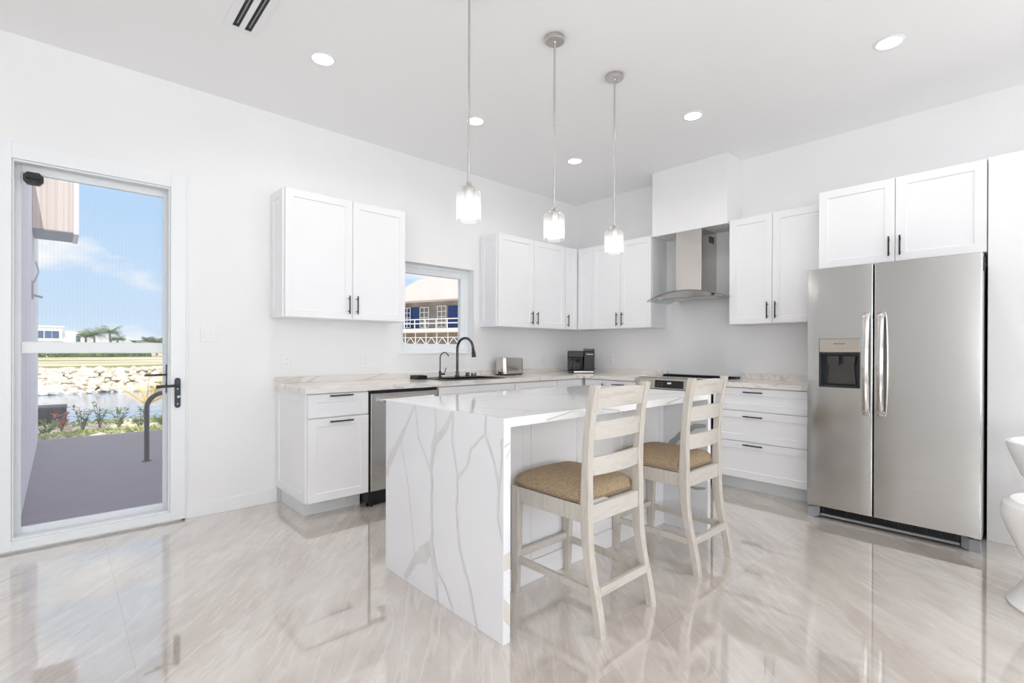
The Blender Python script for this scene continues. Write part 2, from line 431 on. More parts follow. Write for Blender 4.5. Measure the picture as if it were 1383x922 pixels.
        for j in range(nv):
            a = j * m; fs.append((a, a + m, k + a + m, k + a)); a = j * m + nu; fs.append((a, k + a, k + a + m, a + m))
        s._faces(vs, fs, mi); return s
    def build(s, name, mats, parent=None, sharp=32, **props):
        me = bpy.data.meshes.new(name)
        bmesh.ops.recalc_face_normals(s.bm, faces=s.bm.faces)
        if parent is not None: off = WL[parent.name]
        else:
            vs = [v.co for v in s.bm.verts]
            off = Vector(((min(v.x for v in vs) + max(v.x for v in vs)) / 2, (min(v.y for v in vs) + max(v.y for v in vs)) / 2, min(v.z for v in vs)))
            if props.get('keep'): off = Vector((0, 0, 0))
        for v in s.bm.verts: v.co -= off
        s.bm.to_mesh(me); s.bm.free()
        for q in (mats if isinstance(mats, (list, tuple)) else [mats]): me.materials.append(M[q])
        me.polygons.foreach_set('use_smooth', [True] * len(me.polygons))
        me.set_sharp_from_angle(angle=math.radians(sharp))
        o = bpy.data.objects.new(name, me); COL.objects.link(o)
        if parent is not None: o.parent = parent
        else: o.location = off
        WL[o.name] = off
        for k, v in props.items():
            if k != 'keep': o[k] = v
        return o

def thing(name, label, cat, loc=(0, 0, 0), group=None):
    o = bpy.data.objects.new(name, None); COL.objects.link(o); o.location = loc; o.empty_display_size = 0.1
    o['label'] = label; o['category'] = cat
    if group: o['group'] = group
    WL[o.name] = Vector(loc); return o

def struct(name, mb, m, parent=None, keep=False, **k):
    if parent is None: return mb.build(name, m, None, kind='structure', keep=keep, **k)
    return mb.build(name, m, parent, **k)

def copy_tree(o, parent=None):
    c = o.copy(); COL.objects.link(c)
    if parent is not None: c.parent = parent
    for ch in list(o.children): copy_tree(ch, c)
    return c

def dup(root, loc, label, rz=0):
    c = copy_tree(root); c.location = loc; c.rotation_euler = (0, 0, rz); c['label'] = label; return c

# ------------------------------------------------------------------ room shell
XL, YB = -3.5, -5.0
WT = 0.25
b = MB(); b.box(XL - WT, R + WT, YB - WT, D + WT, -0.12, 0)
struct('floor', b, 'floor', keep=True)
b = MB(); b.box(XL - WT, R + WT, YB - WT, D + WT, H, H + 0.15); struct('ceiling', b, 'ceil', keep=True)
# window wall with the door and window openings
dx0, dx1, dz1 = -0.27, 0.628, 2.355
wx0, wx1, wz0, wz1 = 2.33, 3.185, 1.150, 2.006
b = MB()
b.box(XL, dx0, D, D + WT, 0, H); b.box(dx0, dx1, D, D + WT, dz1, H)
b.box(dx1, wx0, D, D + WT, 0, H); b.box(wx0, wx1, D, D + WT, 0, wz0); b.box(wx0, wx1, D, D + WT, wz1, H)
b.box(wx1, R, D, D + WT, 0, H)
struct('wall_back', b, 'wall')
b = MB(); b.box(R, R + WT, -2.0, D + WT, 0, H); b.box(R, R + WT, YB - WT, -4.6, 0, H); b.box(R, R + WT, -4.6, -2.0, 2.4, H); struct('wall_right', b, 'wall')
b = MB(); b.box(XL - WT, XL, YB - WT, -4.0, 0, H); b.box(XL - WT, XL, -0.8, D + WT, 0, H); b.box(XL - WT, XL, -4.0, -0.8, 2.4, H)
struct('wall_left', b, 'wall')
b = MB(); x0, x1 = -2.3, 3.1
b.box(XL, x0, YB - WT, YB, 0, H); b.box(x1, R, YB - WT, YB, 0, H); b.box(x0, x1, YB - WT, YB, 2.4, H)
struct('wall_front', b, 'wall')
# full height return beside the refrigerator and bulkhead above the hood
b = MB(); b.box(4.28, R, -1.6, 0.262, 0, 2.397, 0.002); struct('wall_return', b, 'wall')
b = MB(); b.box(4.50, R - 0.001, 1.997, 2.772, 2.347, H - 0.001, 0.001); struct('wall_bulkhead', b, 'wall')

def glazing(name, axis, pos, a0, a1, n):
    f = MB(); g = MB(); st = 0.07
    F = Frame((0, pos, 0), (1, 0, 0), (0, 0, 1), (0, 1, 0)) if axis == 'y' else Frame((pos, 0, 0), (0, 1, 0), (0, 0, 1), (1, 0, 0))
    f.fbox(F, a0, a1, 0, 0.06, -0.04, 0.04); f.fbox(F, a0, a1, 2.33, 2.4, -0.04, 0.04)
    for i in range(n + 1):
        a = a0 + (a1 - a0 - st) * i / n
        f.fbox(F, a, a + st, 0.06, 2.33, -0.04, 0.04)
    for i in range(n):
        p = a0 + (a1 - a0 - st) * i / n + st; q = a0 + (a1 - a0 - st) * (i + 1) / n
        g.fbox(F, p, q, 0.06, 2.33, -0.003, 0.003)
    o = struct(name, f, 'alu'); g.build('glass_pane', 'pane', o)
glazing('added_glazing_rear', 'y', YB - 0.12, -2.3, 3.1, 4)  # unseen opening behind the camera, added for the rear fill lamp
glazing('added_glazing_side', 'x', R + 0.12, -4.6, -2.0, 2)  # unseen opening, added so its lamp bounces off the left wall

glazing('added_glazing_left', 'x', XL - 0.12, -4.0, -0.8, 3)  # unseen opening, added to brighten the cooker wall from the left

# skirting
b = MB(); b.box(0.662, 1.252, D - 0.014, D, 0, 0.1, 0.003); struct('baseboard_back', b, 'trim')
b = MB(); b.box(XL, -0.31, D - 0.014, D, 0, 0.1, 0.003); struct('baseboard_back_left', b, 'trim')

# ---- glazed door leaf
b = MB(); yy0, yy1 = D - 0.022, D + 0.05
b.box(-0.295, -0.2, yy0, yy1, 0.012, 2.372, 0.002); b.box(0.56, 0.648, yy0, yy1, 0.012, 2.372, 0.002)
b.box(-0.2, 0.56, yy0, yy1, 2.279, 2.372, 0.002); b.box(-0.2, 0.56, yy0, yy1, 0.012, 0.068, 0.002)
# glazing beads
for (p, q, r, s_) in ((-0.2, 0.56, 2.267, 2.279), (-0.2, 0.56, 0.068, 0.08)): b.box(p, q, yy0 + 0.014, yy1, r, s_, 0.003)
for (p, q) in ((-0.2, -0.19), (0.55, 0.56)): b.box(p, q, yy0 + 0.014, yy1, 0.08, 2.267, 0.003)
door = struct('door_1', b, 'alu')
g = MB(); g.box(-0.19, 0.55, D + 0.012, D + 0.018, 0.08, 2.267); g.build('glass_pane', 'pane', door)
h = MB(); hx = 0.600; hy = D - 0.022
n_ = 10; poly = [(hx + 0.017 * math.cos(t), 0.967 + 0.017 * math.sin(t)) for t in [PI * i / n_ for i in range(n_ + 1)]] + [(hx + 0.017 * math.cos(t), 0.796 + 0.017 * math.sin(t)) for t in [PI + PI * i / n_ for i in range(n_ + 1)]]
FH = Frame((0, hy, 0), (1, 0, 0), (0, 0, 1), (0, -1, 0))
h.prism(FH, poly, 0.0, 0.009)
hp = h.build('handle_plate', 'gunm', door)
h = MB(); h.cyl((hx, hy - 0.009, 0.932), (hx, hy - 0.045, 0.932), 0.010)
h.tube([(hx, hy - 0.045, 0.932), (hx - 0.02, hy - 0.05, 0.933), (hx - 0.07, hy - 0.05, 0.931), (hx - 0.125, hy - 0.047, 0.93)], [0.009, 0.0095, 0.009, 0.010])
h.build('lever', 'gunm', hp)
h = MB(); h.cyl((hx, hy - 0.009, 0.852), (hx, hy - 0.02, 0.852), 0.006); h.box(hx - 0.006, hx + 0.014, hy - 0.026, hy - 0.018, 0.850, 0.864, 0.002)
for z in (0.908, 0.806): h.cyl((hx, hy - 0.009, z), (hx, hy - 0.012, z), 0.0045)
h.build('key_and_screws', 'chrome', hp)
b = MB()
b.box(0.6485, 0.662, D - 0.012, D + 0.06, 0, 2.386, 0.002); b.box(-0.309, -0.2955, D - 0.012, D + 0.06, 0, 2.386, 0.002); b.box(-0.295, 0.648, D - 0.012, D + 0.06, 2.373, 2.386, 0.002)
b.box(-0.295, 0.648, D + 0.0, D + 0.1, 0, 0.01)
struct('trim_1', b, 'alu')

# ---- outer insect-screen door
b = MB(); s0, s1 = D + 0.075, D + 0.105
b.box(-0.215, -0.163, s0, s1, 0.045, 2.30, 0.003); b.box(0.531, 0.58, s0, s1, 0.045, 2.30, 0.003)
b.box(-0.163, 0.531, s0, s1, 2.226, 2.30, 0.003); b.box(-0.163, 0.531, s0, s1, 0.045, 0.115, 0.003)
b.box(-0.163, 0.531, s0 - 0.006, s1, 1.152, 1.222, 0.003)
sd = thing('screen_door', 'white framed insect screen door with midrail behind the glass door', 'screen door', (0.18, D + 0.09, 0.045))
b.build('frame', 'alu', sd)
for (z0, z1) in ((0.115, 1.152), (1.222, 2.226)):
    g = MB(); g.box(-0.163, 0.531, s0 + 0.012, s0 + 0.0125, z0, z1); g.build('screen_mesh', 'screen', sd)
h = MB(); h.box(0.546, 0.557, s0 - 0.012, s0, 0.875, 1.075, 0.003)
h.tube([(0.551, s0 - 0.012, 1.003), (0.545, s0 - 0.03, 1.003), (0.50, s0 - 0.032, 1.003), (0.425, s0 - 0.03, 1.003)], 0.007)
h.build('handle', 'gunm', sd)
h = MB(); cx, cz = -0.112, 2.195
h.prism(Frame((cx, s0 - 0.018, cz), (1, 0, 0), (0, 0, 1), (0, -1, 0)), [(-0.045, -0.014), (-0.026, -0.036), (0.026, -0.036), (0.045, -0.014), (0.045, 0.014), (0.026, 0.036), (-0.026, 0.036), (-0.045, 0.014)], -0.018, 0.014)
h.box(cx - 0.03, cx + 0.03, s0 - 0.045, s0 - 0.032, cz - 0.006, cz + 0.008, 0.002)
h.build('corner_catch', 'black', sd)

# ---- window
b = MB(); q0, q1 = D + 0.10, D + 0.17
fx0, fx1, fz0, fz1 = 2.345, 3.185, 1.162, 2.006
def ring(mb, x0, x1, z0, z1, w, y0, y1, bev=0.003):
    mb.box(x0, x0 + w, y0, y1, z0, z1, bev); mb.box(x1 - w, x1, y0, y1, z0, z1, bev)
    mb.box(x0 + w, x1 - w, y0, y1, z1 - w, z1, bev); mb.box(x0 + w, x1 - w, y0, y1, z0, z0 + w, bev)
ring(b, wx0, wx1, wz0, wz1, 0.03, q0, q1)
win = struct('window_1', b, 'alu')
b = MB(); ring(b, wx0 + 0.03, wx1 - 0.03, wz0 + 0.03, wz1 - 0.03, 0.058, q0 + 0.008, q1 - 0.01); b.build('sash', 'alu', win)
g = MB(); g.box(wx0 + 0.088, wx1 - 0.088, q0 + 0.035, q0 + 0.041, wz0 + 0.088, wz1 - 0.088); g.build('glass_pane', 'pane', win)
b = MB(); b.box(wx0 - 0.025, wx1 - 0.05, D - 0.006, D - 0.0005, wz0 - 0.012, wz0 + 0.002, 0.001); b.box(wx0, wx1, D, q0, wz0 - 0.0005, wz0 + 0.004); struct('trim_2', b, 'trim')

# ------------------------------------------------------------------ cabinets
def pull(F, kind, p, q, r, c, parent, L=None):
    """black bar pull; kind 'v': a=p, b from q to r; kind 'h': b=p, a from q to r; c = door face"""
    h = MB(); st = 0.028; rr = 0.0055
    if kind == 'v':
        A = lambda t, cc: F.pt(p, t, cc)
    else:
        A = lambda t, cc: F.pt(t, p, cc)
    h.cyl(A(q, c + st), A(r, c + st), rr, n=12)
    for t in (q + 0.022, r - 0.022): h.cyl(A(t, c), A(t, c + st), 0.0045, n=10)
    return h.build('handle', 'black', parent)

def cabinet(F, name, label, a0, a1, b0, b1, dep, fronts, cat='cabinet', group=None, toe=None, end=None, hollow=False):
    root = thing(name, label, cat, F.pt((a0 + a1) / 2, 0 if toe else b0, dep / 2), group)
    ft = 0.02; cb = dep - ft - 0.002
    b = MB()
    if hollow:
        b.fbox(F, a0, a0 + .018, b0, b1, 0.001, cb); b.fbox(F, a1 - .018, a1, b0, b1, 0.001, cb); b.fbox(F, a0 + .018, a1 - .018, b0, b0 + .018, 0.001, cb); b.fbox(F, a0 + .018, a1 - .018, b0 + .018, b1, 0.001, .012); b.fbox(F, a0 + .018, a1 - .018, b1 - .05, b1, cb - .018, cb)
    else: b.fbox(F, a0, a1, b0, b1, 0.001, cb, 0.001)
    b.build('body', 'cab', root)
    if toe:
        b = MB(); b.fbox(F, toe[0], toe[1], 0.0, b0 - 0.0005, 0.02, toe[2]); b.build('toe_kick', 'toe', root)
    if end:
        FE = Frame(F.pt(a0, 0, 0), F.c, F.b, -F.a)   # left end panel, facing away
        b = MB(); b.shaker(FE, 0.003, dep - 0.022, b0, b1, 0.0003, 0.012, 0.06); b.build('end_panel', 'cab', root)
    for fr in fronts:
        kind, p, q, r, s_ = fr[:5]
        b = MB(); b.shaker(F, p, q, r, s_, dep - ft, ft, 0.057 if min(q - p, s_ - r) > 0.16 else 0.035)
        o = b.build(kind, 'cab', root)
        if len(fr) > 5: pull(F, *fr[5], dep, o)
    return root

DU = D - 3.774
cabinet(FA, 'wall_cabinet', 'white two-door wall cabinet left of the window', 1.215, 2.213, 1.419, 2.37, DU,
        [('door', 1.218, 1.7305, 1.421, 2.368, ('v', 1.699, 1.462, 1.606)), ('door', 1.7345, 2.210, 1.421, 2.368, ('v', 1.767, 1.462, 1.606))], end=True)
cabinet(FA, 'wall_cabinet', 'white two-door wall cabinet right of the window, above the toaster', 3.278, 4.298, 1.419, 2.37, DU,
        [('door', 3.281, 3.786, 1.421, 2.368, ('v', 3.749, 1.455, 1.592)), ('door', 3.790, 4.296, 1.421, 2.368, ('v', 3.827, 1.455, 1.592))], end=True)
cabinet(FA, 'wall_cabinet', 'narrow white corner wall cabinet with one handle above the coffee maker', 4.300, 4.818, 1.419, 2.37, DU,
        [('door', 4.302, 4.512, 1.421, 2.368, ('v', 4.330, 1.450, 1.588))])
DB = R - 4.517
cabinet(FB, 'wall_cabinet', 'white two-door wall cabinet between the corner and the hood', -3.772, -2.79, 1.419, 2.37, DB,
        [('filler', -3.770, -3.560, 1.421, 2.368), ('door', -3.556, -3.176, 1.421, 2.368, ('v', -3.208, 1.447, 1.592)), ('door', -3.172, -2.793, 1.421, 2.368, ('v', -3.140, 1.447, 1.592))])
cabinet(FB, 'wall_cabinet', 'white two-door wall cabinet between the hood and the refrigerator', -1.994, -1.202, 1.419, 2.37, DB,
        [('door', -1.980, -1.617, 1.421, 2.368, ('v', -1.649, 1.460, 1.604)), ('door', -1.613, -1.206, 1.421, 2.368, ('v', -1.583, 1.460, 1.604))])
cabinet(FB, 'wall_cabinet', 'white two-door cabinet above the stainless refrigerator', -1.198, -0.266, 1.807, 2.392, R - 4.283,
        [('door', -1.196, -0.731, 1.809, 2.390, ('v', -0.761, 1.846, 1.981)), ('door', -0.727, -0.268, 1.809, 2.390, ('v', -0.699, 1.846, 1.981))])

DF = D - 3.43
cabinet(FA, 'base_cabinet', 'white base cabinet with one drawer at the left end of the counter', 1.257, 1.703, 0.117, 0.8755, DF,
        [('drawer', 1.259, 1.700, 0.706, 0.868, ('h', 0.855, 1.401, 1.570)), ('door', 1.259, 1.702, 0.119, 0.698, ('h', 0.674, 1.402, 1.572))], toe=(1.278, 1.700, 0.49), end=True)
cabinet(FA, 'base_cabinet', 'white base cabinet under the black sink', 2.325, 3.190, 0.117, 0.8755, DF,
        [('drawer_front', 2.328, 3.187, 0.706, 0.868), ('door', 2.328, 2.756, 0.119, 0.702, ('v', 2.72, 0.55, 0.69)), ('door', 2.760, 3.187, 0.119, 0.702, ('v', 2.795, 0.55, 0.69))], toe=(2.325, 3.190, 0.49), hollow=True)
cabinet(FA, 'base_cabinet', 'white base cabinet below the toaster', 3.192, 3.790, 0.117, 0.8755, DF,
        [('drawer', 3.195, 3.788, 0.706, 0.868), ('door', 3.195, 3.788, 0.119, 0.702)], toe=(3.192, 3.790, 0.49))
cabinet(FA, 'base_cabinet', 'white corner base cabinet below the coffee maker', 3.792, 4.818, 0.117, 0.8755, DF,
        [('filler', 3.794, 4.184, 0.119, 0.868)], toe=(3.792, 4.33, 0.49))
DC = R - 4.207
cabinet(FB, 'base_cabinet', 'white base cabinet between the corner and the range', -3.424, -2.768, 0.117, 0.8755, DC,
        [('door', -3.405, -3.128, 0.119, 0.868, ('v', -3.161, 0.70, 0.835)), ('drawer', -3.124, -2.771, 0.706, 0.868, ('h', 0.830, -3.039, -2.886)), ('door', -3.124, -2.771, 0.119, 0.702, ('h', 0.66, -3.039, -2.886))], toe=(-3.42, -2.768, 0.49))
cabinet(FB, 'base_cabinet', 'white three-drawer base cabinet between the range and the refrigerator', -1.985, -1.196, 0.117, 0.8755, DC,
        [('drawer', -1.982, -1.199, 0.682, 0.868, ('h', 0.838, -1.719, -1.566)), ('drawer', -1.982, -1.199, 0.426, 0.677, ('h', 0.636, -1.719, -1.566)), ('drawer', -1.982, -1.199, 0.119, 0.421, ('h', 0.400, -1.719, -1.566))], toe=(-1.985, -1.196, 0.50))

# worktop with the sink cut-out, and its low upstand
wt = thing('worktop', 'pale veined stone worktop running under the window into the corner', 'worktop', (1.23, 3.8, 0.8765))
b = MB(); z0, z1 = 0.8765, 0.914; sx0, sx1, sy0, sy1 = 2.49, 3.11, 3.53, 3.80
b.box(1.232, sx0, 3.41, D - 0.001, z0, z1); b.box(sx0, sx1, 3.41, sy0, z0, z1); b.box(sx0, sx1, sy1, D - 0.001, z0, z1); b.box(sx1, R - 0.001, 3.41, D - 0.001, z0, z1)
b.box(4.19, R - 0.001, 2.769, 3.41, z0, z1)
b.build('counter_slab', 'counter', wt)
b = MB(); b.box(1.232, R - 0.022, D - 0.021, D - 0.001, z1, 0.964, 0.001); b.box(R - 0.021, R - 0.001, 2.769, D - 0.001, z1, 0.964, 0.001); b.build('upstand', 'counter', wt)
wt = thing('worktop', 'short pale veined stone worktop between the range and the refrigerator', 'worktop', (4.5, 1.6, 0.8765))
b = MB(); b.box(4.19, R - 0.001, 1.200, 1.984, z0, z1, 0.001); b.build('counter_slab', 'counter', wt)
b = MB(); b.box(R - 0.021, R - 0.001, 1.200, 1.984, z1, 0.964, 0.001); b.build('upstand', 'counter', wt)

# ------------------------------------------------------------------ dishwasher
dw = thing('dishwasher', 'stainless steel dishwasher with bar handle left of the sink cabinet', 'dishwasher', (2.01, 3.74, 0))
b = MB(); b.box(1.710, 2.318, 3.47, D - 0.02, 0.02, 0.872); b.build('tub_casing', 'blackp', dw)
b = MB(); b.box(1.722, 2.314, 3.430, 3.468, 0.115, 0.852, 0.004); b.build('door', 'steel', dw)
b = MB(); b.box(1.712, 2.316, 3.440, 3.469, 0.8525, 0.871, 0.002); b.box(1.709, 1.720, 3.448, 3.469, 0.03, 0.852); b.build('black_surround', 'blackp', dw)
b = MB(); b.box(1.712, 2.316, 3.475, 3.5, 0.0, 0.113); b.box(1.712, 2.316, 3.462, 3.4745, 0.05, 0.113, 0.002); b.box(1.724, 1.744, 3.44, 3.475, 0, 0.06, 0.002); b.build('toe_panel', 'blackp', dw)
b = MB(); b.tube([(1.79, 3.392, 0.80), (2.25, 3.392, 0.80)], 0.016, 16)
for x in (1.80, 2.24): b.box(x - 0.012, x + 0.012, 3.392, 3.430, 0.79, 0.81, 0.002)
b.build('bar_handle', 'nickel', dw)

# ------------------------------------------------------------------ island
isl = thing('kitchen_island', 'white kitchen island with grey veined waterfall quartz ends', 'kitchen island', (2.2, 1.955, 0))
ix0, ix1, iy0, iy1, it, tz = 1.311, 3.094, 1.474, 2.437, 0.038, 0.909
def edge_patch(mb, x0, x1, za, zb, zc, zd, y, mi=0):
    mb._faces([Vector((x0, y, za)), Vector((x1, y, zb)), Vector((x1, y, zc)), Vector((x0, y, zd))], [(0, 1, 2, 3)], mi)
b = MB(); b.box(ix0 + it + 0.0002, ix1 - it - 0.0002, iy0, iy1, tz - it, tz, 0.0004); y = iy0 - 0.0006
edge_patch(b, 1.56, 1.74, 0.884, 0.906, 0.902, 0.876, y, 1); edge_patch(b, 2.55, 2.72, 0.875, 0.90, 0.906, 0.885, y, 1); edge_patch(b, 1.95, 2.1, 0.90, 0.88, 0.874, 0.895, y, 1)
b.build('quartz_top', ['quartz', 'vein2'], isl)
LIFT = [0.0006]
def ribbon(mb, pts, ws, mi, x, sgn):
    """inlaid vein: tapering flat strip on the plane X = x"""
    P = [Vector((0, p[0], p[1])) for p in pts]
    # resample with a little waviness
    Q, Wd = [], []
    for i in range(len(P) - 1):
        for k in range(5):
            t = k / 5; q = P[i].lerp(P[i + 1], t)
            q += Vector((0, 1, 0)) * (noise.noise(q * 14) * 0.008)
            Q.append(q); Wd.append(ws[i] * (1 - t) + ws[i + 1] * t)
    Q.append(P[-1]); Wd.append(ws[-1])
    vs = []
    for i, q in enumerate(Q):
        t = (Q[min(i + 1, len(Q) - 1)] - Q[max(i - 1, 0)]).normalized(); nrm = Vector((0, -t.z, t.y))
        w = Wd[i] * (1 + 0.35 * noise.noise(q * 30)) / 2
        for sg in (-1, 1):
            c = q + nrm * w * sg
            c.y = min(max(c.y, iy0 + 0.0015), iy1 - 0.0015); c.z = min(max(c.z, 0.001), tz - 0.002)
            vs.append(Vector((x + sgn * LIFT[0], c.y, c.z)))
    LIFT[0] += 0.00012
    mb._faces(vs, [(2 * i, 2 * i + 1, 2 * i + 3, 2 * i + 2) for i in range(len(Q) - 1)], mi)
b = MB(); b.box(ix0, ix0 + it, iy0, iy1, 0, tz, 0.0008, 0)
V = [([(2.14, .908), (2.19, .84), (2.23, .79), (2.28, .72), (2.33, .665), (2.37, .62), (2.437, .50)], [.008, .014, .022, .034, .036, .05, .03]),
     ([(2.28, .72), (2.24, .6), (2.2, .48), (2.16, .28), (2.13, .09)], [.010, .008, .009, .008, .006]),
     ([(2.14, .908), (2.11, .75), (2.04, .66), (1.99, .59)], [.007, .009, .010, .014]),
     ([(1.99, .59), (1.99, .48), (1.985, .38), (1.99, .22)], [.018, .017, .019, .034]),
     ([(1.97, .908), (1.95, .82), (1.97, .75)], [.007, .009, .012]),
     ([(1.82, .908), (1.85, .86), (1.89, .81), (1.93, .775), (1.97, .74), (2.0, .59)], [.02, .028, .034, .036, .034, .016]),
     ([(1.82, .908), (1.82, .76), (1.78, .61), (1.79, .49), (1.77, .3), (1.70, .16), (1.64, .003)], [.014, .010, .013, .014, .012, .016, .012]),
     ([(1.59, .908), (1.59, .83), (1.68, .76), (1.71, .68), (1.78, .61)], [.008, .012, .013, .010, .016]),
     ([(1.59, .83), (1.53, .72), (1.5, .61), (1.51, .5), (1.47, .40)], [.010, .009, .013, .010, .006]),
     ([(1.99, .24), (2.07, .18), (2.14, .13), (2.23, .012)], [.07, .075, .04, .03]),
     ([(1.99, .24), (1.96, .12), (1.93, .003)], [.05, .026, .016]),
     ([(1.965, .15), (1.88, .10), (1.81, .004)], [.01, .009, .006]),
     ([(1.5, .61), (1.484, .75), (1.484, .81), (1.476, .825)], [.010, .008, .007, .007])]
for p, w in V: ribbon(b, p, w, 1, ix0, -1)
y = iy0 - 0.0006
edge_patch(b, 1.313, 1.348, 0.36, 0.372, 0.30, 0.295, y, 2); edge_patch(b, 1.313, 1.348, 0.10, 0.06, 0.15, 0.19, y, 2)
edge_patch(b, 1.313, 1.348, 0.80, 0.812, 0.806, 0.79, y, 2); edge_patch(b, 1.325, 1.348, 0.755, 0.79, 0.78, 0.745, y, 2)
b.build('waterfall_end', ['plain_quartz', 'vein', 'vein2'], isl, label='waterfall end with large branching grey veins')
# taupe vein patches on the narrow front edge
b = MB(); b.box(ix1 - it, ix1, iy0, iy1, 0, tz, 0.0008, 0)
ribbon(b, [(1.484, .70), (1.56, .69), (1.64, .64), (1.72, .56), (1.78, .47)], [.022, .03, .045, .05, .04], 1, ix1 - it, -1)
ribbon(b, [(1.484, .30), (1.56, .285), (1.66, .30), (1.78, .31)], [.012, .02, .016, .012], 1, ix1 - it, -1)
b.build('waterfall_end', ['plain_quartz', 'vein3'], isl)
# base cabinet carcass and framed panels on the seating side
b = MB(); bx0, bx1 = ix0 + it + 0.001, ix1 - it - 0.001; b.box(bx0, bx1, 1.806, iy1 - 0.03, 0.0, tz - it - 0.001); b.build('carcass', 'cab', isl)
FI = Frame((0, 1.806, 0), (1, 0, 0), (0, 0, 1), (0, -1, 0))
n_ = 4; w_ = (bx1 - bx0) / n_
for i in range(n_):
    b = MB(); b.shaker(FI, bx0 + i * w_ + 0.001, bx0 + (i + 1) * w_ - 0.001, 0.11, tz - it - 0.002, 0.0005, 0.02, 0.06, 0.008); b.build('framed_panel', 'cab', isl)
b = MB(); b.fbox(FI, bx0, bx1, 0, 0.108, 0.0, 0.024, 0.002); b.build('plinth', 'cab', isl)
FJ = Frame((0, iy1 - 0.03, 0), (-1, 0, 0), (0, 0, 1), (0, 1, 0))
for i in range(3):
    w3 = (bx1 - bx0) / 3
    b = MB(); b.shaker(FJ, -bx1 + i * w3 + 0.001, -bx1 + (i + 1) * w3 - 0.001, 0.11, tz - it - 0.002, 0.0005, 0.02, 0.06, 0.008); b.build('cabinet_door', 'cab', isl)

# ------------------------------------------------------------------ counter stools
def make_stool(loc, label):
    root = thing('counter_stool', label, 'stool', (0, 0, 0), 'stools at the island')
    prof = [(-.265, 0), (-.245, .12), (-.215, .24), (-.196, .36), (-.190, .47), (-.190, .62), (-.195, .78), (-.210, .92), (-.232, 1.035)]
    # subdivide the back-post curve
    def post(x):
        P = []
        k = len(prof)
        for i in range(k - 1):
            p0, p1, p2, p3 = prof[max(i - 1, 0)], prof[i], prof[i + 1], prof[min(i + 2, k - 1)]
            for q in range(4):
                t = q / 4
                y = 0.5 * (2 * p1[0] + (p2[0] - p0[0]) * t + (2 * p0[0] - 5 * p1[0] + 4 * p2[0] - p3[0]) * t * t + (3 * p1[0] - p0[0] - 3 * p2[0] + p3[0]) * t ** 3)
                P.append((x, y, p1[1] + (p2[1] - p1[1]) * t))
        P.append((x, prof[-1][0], prof[-1][1]))
        hy = [0.019 + 0.006 * math.exp(-((p[2] - 0.47) / 0.18) ** 2) for p in P]
        m = MB(); m.sweep(P, 0.0175, hy); return m
    for x in (-.19, .19): post(x).build('back_post', 'wood', root)
    for x in (-.19, .19):
        m = MB(); m.sweep([(x, .2475, 0), (x, .2445, .25), (x, .2425, .524)], [.014, .017, .019], [.018, .023, .0255]); m.build('leg', 'wood', root)
    for x in (-.190, .190):
        m = MB(); m.box(x - .012, x + .012, -.172, .224, .447, .523, .002); m.build('side_rail', 'wood', root)
    m = MB(); m.box(-.172, .172, .232, .254, .447, .523, .002); m.build('cross_rail', 'woodh', root)
    m = MB(); m.box(-.172, .172, -.206, -.182, .447, .523, .002); m.build('cross_rail', 'woodh', root)
    for (z0, z1, up) in ((.935, 1.018, .010), (.800, .878, .004), (.648, .726, .004)):
        def yc(z): 
            for i in range(len(prof) - 1):
                if prof[i][1] <= z <= prof[i + 1][1]:
                    t = (z - prof[i][1]) / (prof[i + 1][1] - prof[i][1]); return prof[i][0] * (1 - t) + prof[i + 1][0] * t
            return prof[-1][0]
        def surf(side):
            def f(u, v):
                x = -.1745 + .349 * u; bow = 1 - (2 * u - 1) ** 2
                z = z0 + (z1 - z0) * v + (up * bow * (1 if v > .5 else 0.6))
                return Vector((x, yc(z0 + (z1 - z0) * v) - .024 * bow + side * .009, z))
            return f
        m = MB(); m.slab(surf(1), surf(-1), 14, 4); m.build('ladder_slat', 'woodh', root)
    for x in (-.19, .19):
        m = MB(); m.box(x - .010, x + .010, -.212, .226, .150, .182, .002); m.build('side_stretcher', 'wood', root)
    m = MB(); m.box(-.174, .174, -.252, -.230, .150, .188, .002); m.build('back_stretcher', 'woodh', root)
    m = MB(); m.box(-.174, .174, .236, .258, .168, .204, .002); m.build('footrest_bar', 'woodh', root)
    # upholstered seat
    def spow(v, e_): return math.copysign(abs(v) ** e_, v)
    def seat(u, v):
        th = 2 * PI * u; ph = -PI / 2 + PI * v
        cx_, sx_ = spow(math.cos(th), .22), spow(math.sin(th), .22)
        rr = spow(math.cos(ph), .38)
        zz = spow(math.sin(ph), 1.0)
        x, y = .208 * rr * cx_, .045 + .222 * rr * sx_
        z = .542 + (zz * .060 if zz > 0 else zz * .018) + 0.010 * max(0, 1 - (x / .2) ** 2) * max(0, 1 - ((y - .045) / .22) ** 2) * (zz > 0)
        if y < -.160 and abs(x) > .165: y = max(y, -.160)
        return Vector((x, y, z))
    m = MB(); m.grid(seat, 64, 20); bmesh.ops.remove_doubles(m.bm, verts=m.bm.verts, dist=1e-4)
    st = m.build('seat_cushion', 'fabric', root, sharp=80)
    m = MB(); pts = []
    for i in range(65):
        p = seat(i / 64, 0.40); pts.append((p.x * 1.004, .045 + (p.y - .045) * 1.004, .5335))
    m.tube(pts[:-1], .0028, 6); m.build('piping', 'fabric', st)
    root.location = loc
    return root
stool = make_stool((1.842, 1.515, 0), 'whitewashed ladder-back counter stool nearest the camera, tan woven seat')
dup(stool, (2.670, 1.515, 0), 'whitewashed ladder-back counter stool farther back, beside the grey-toned island end')

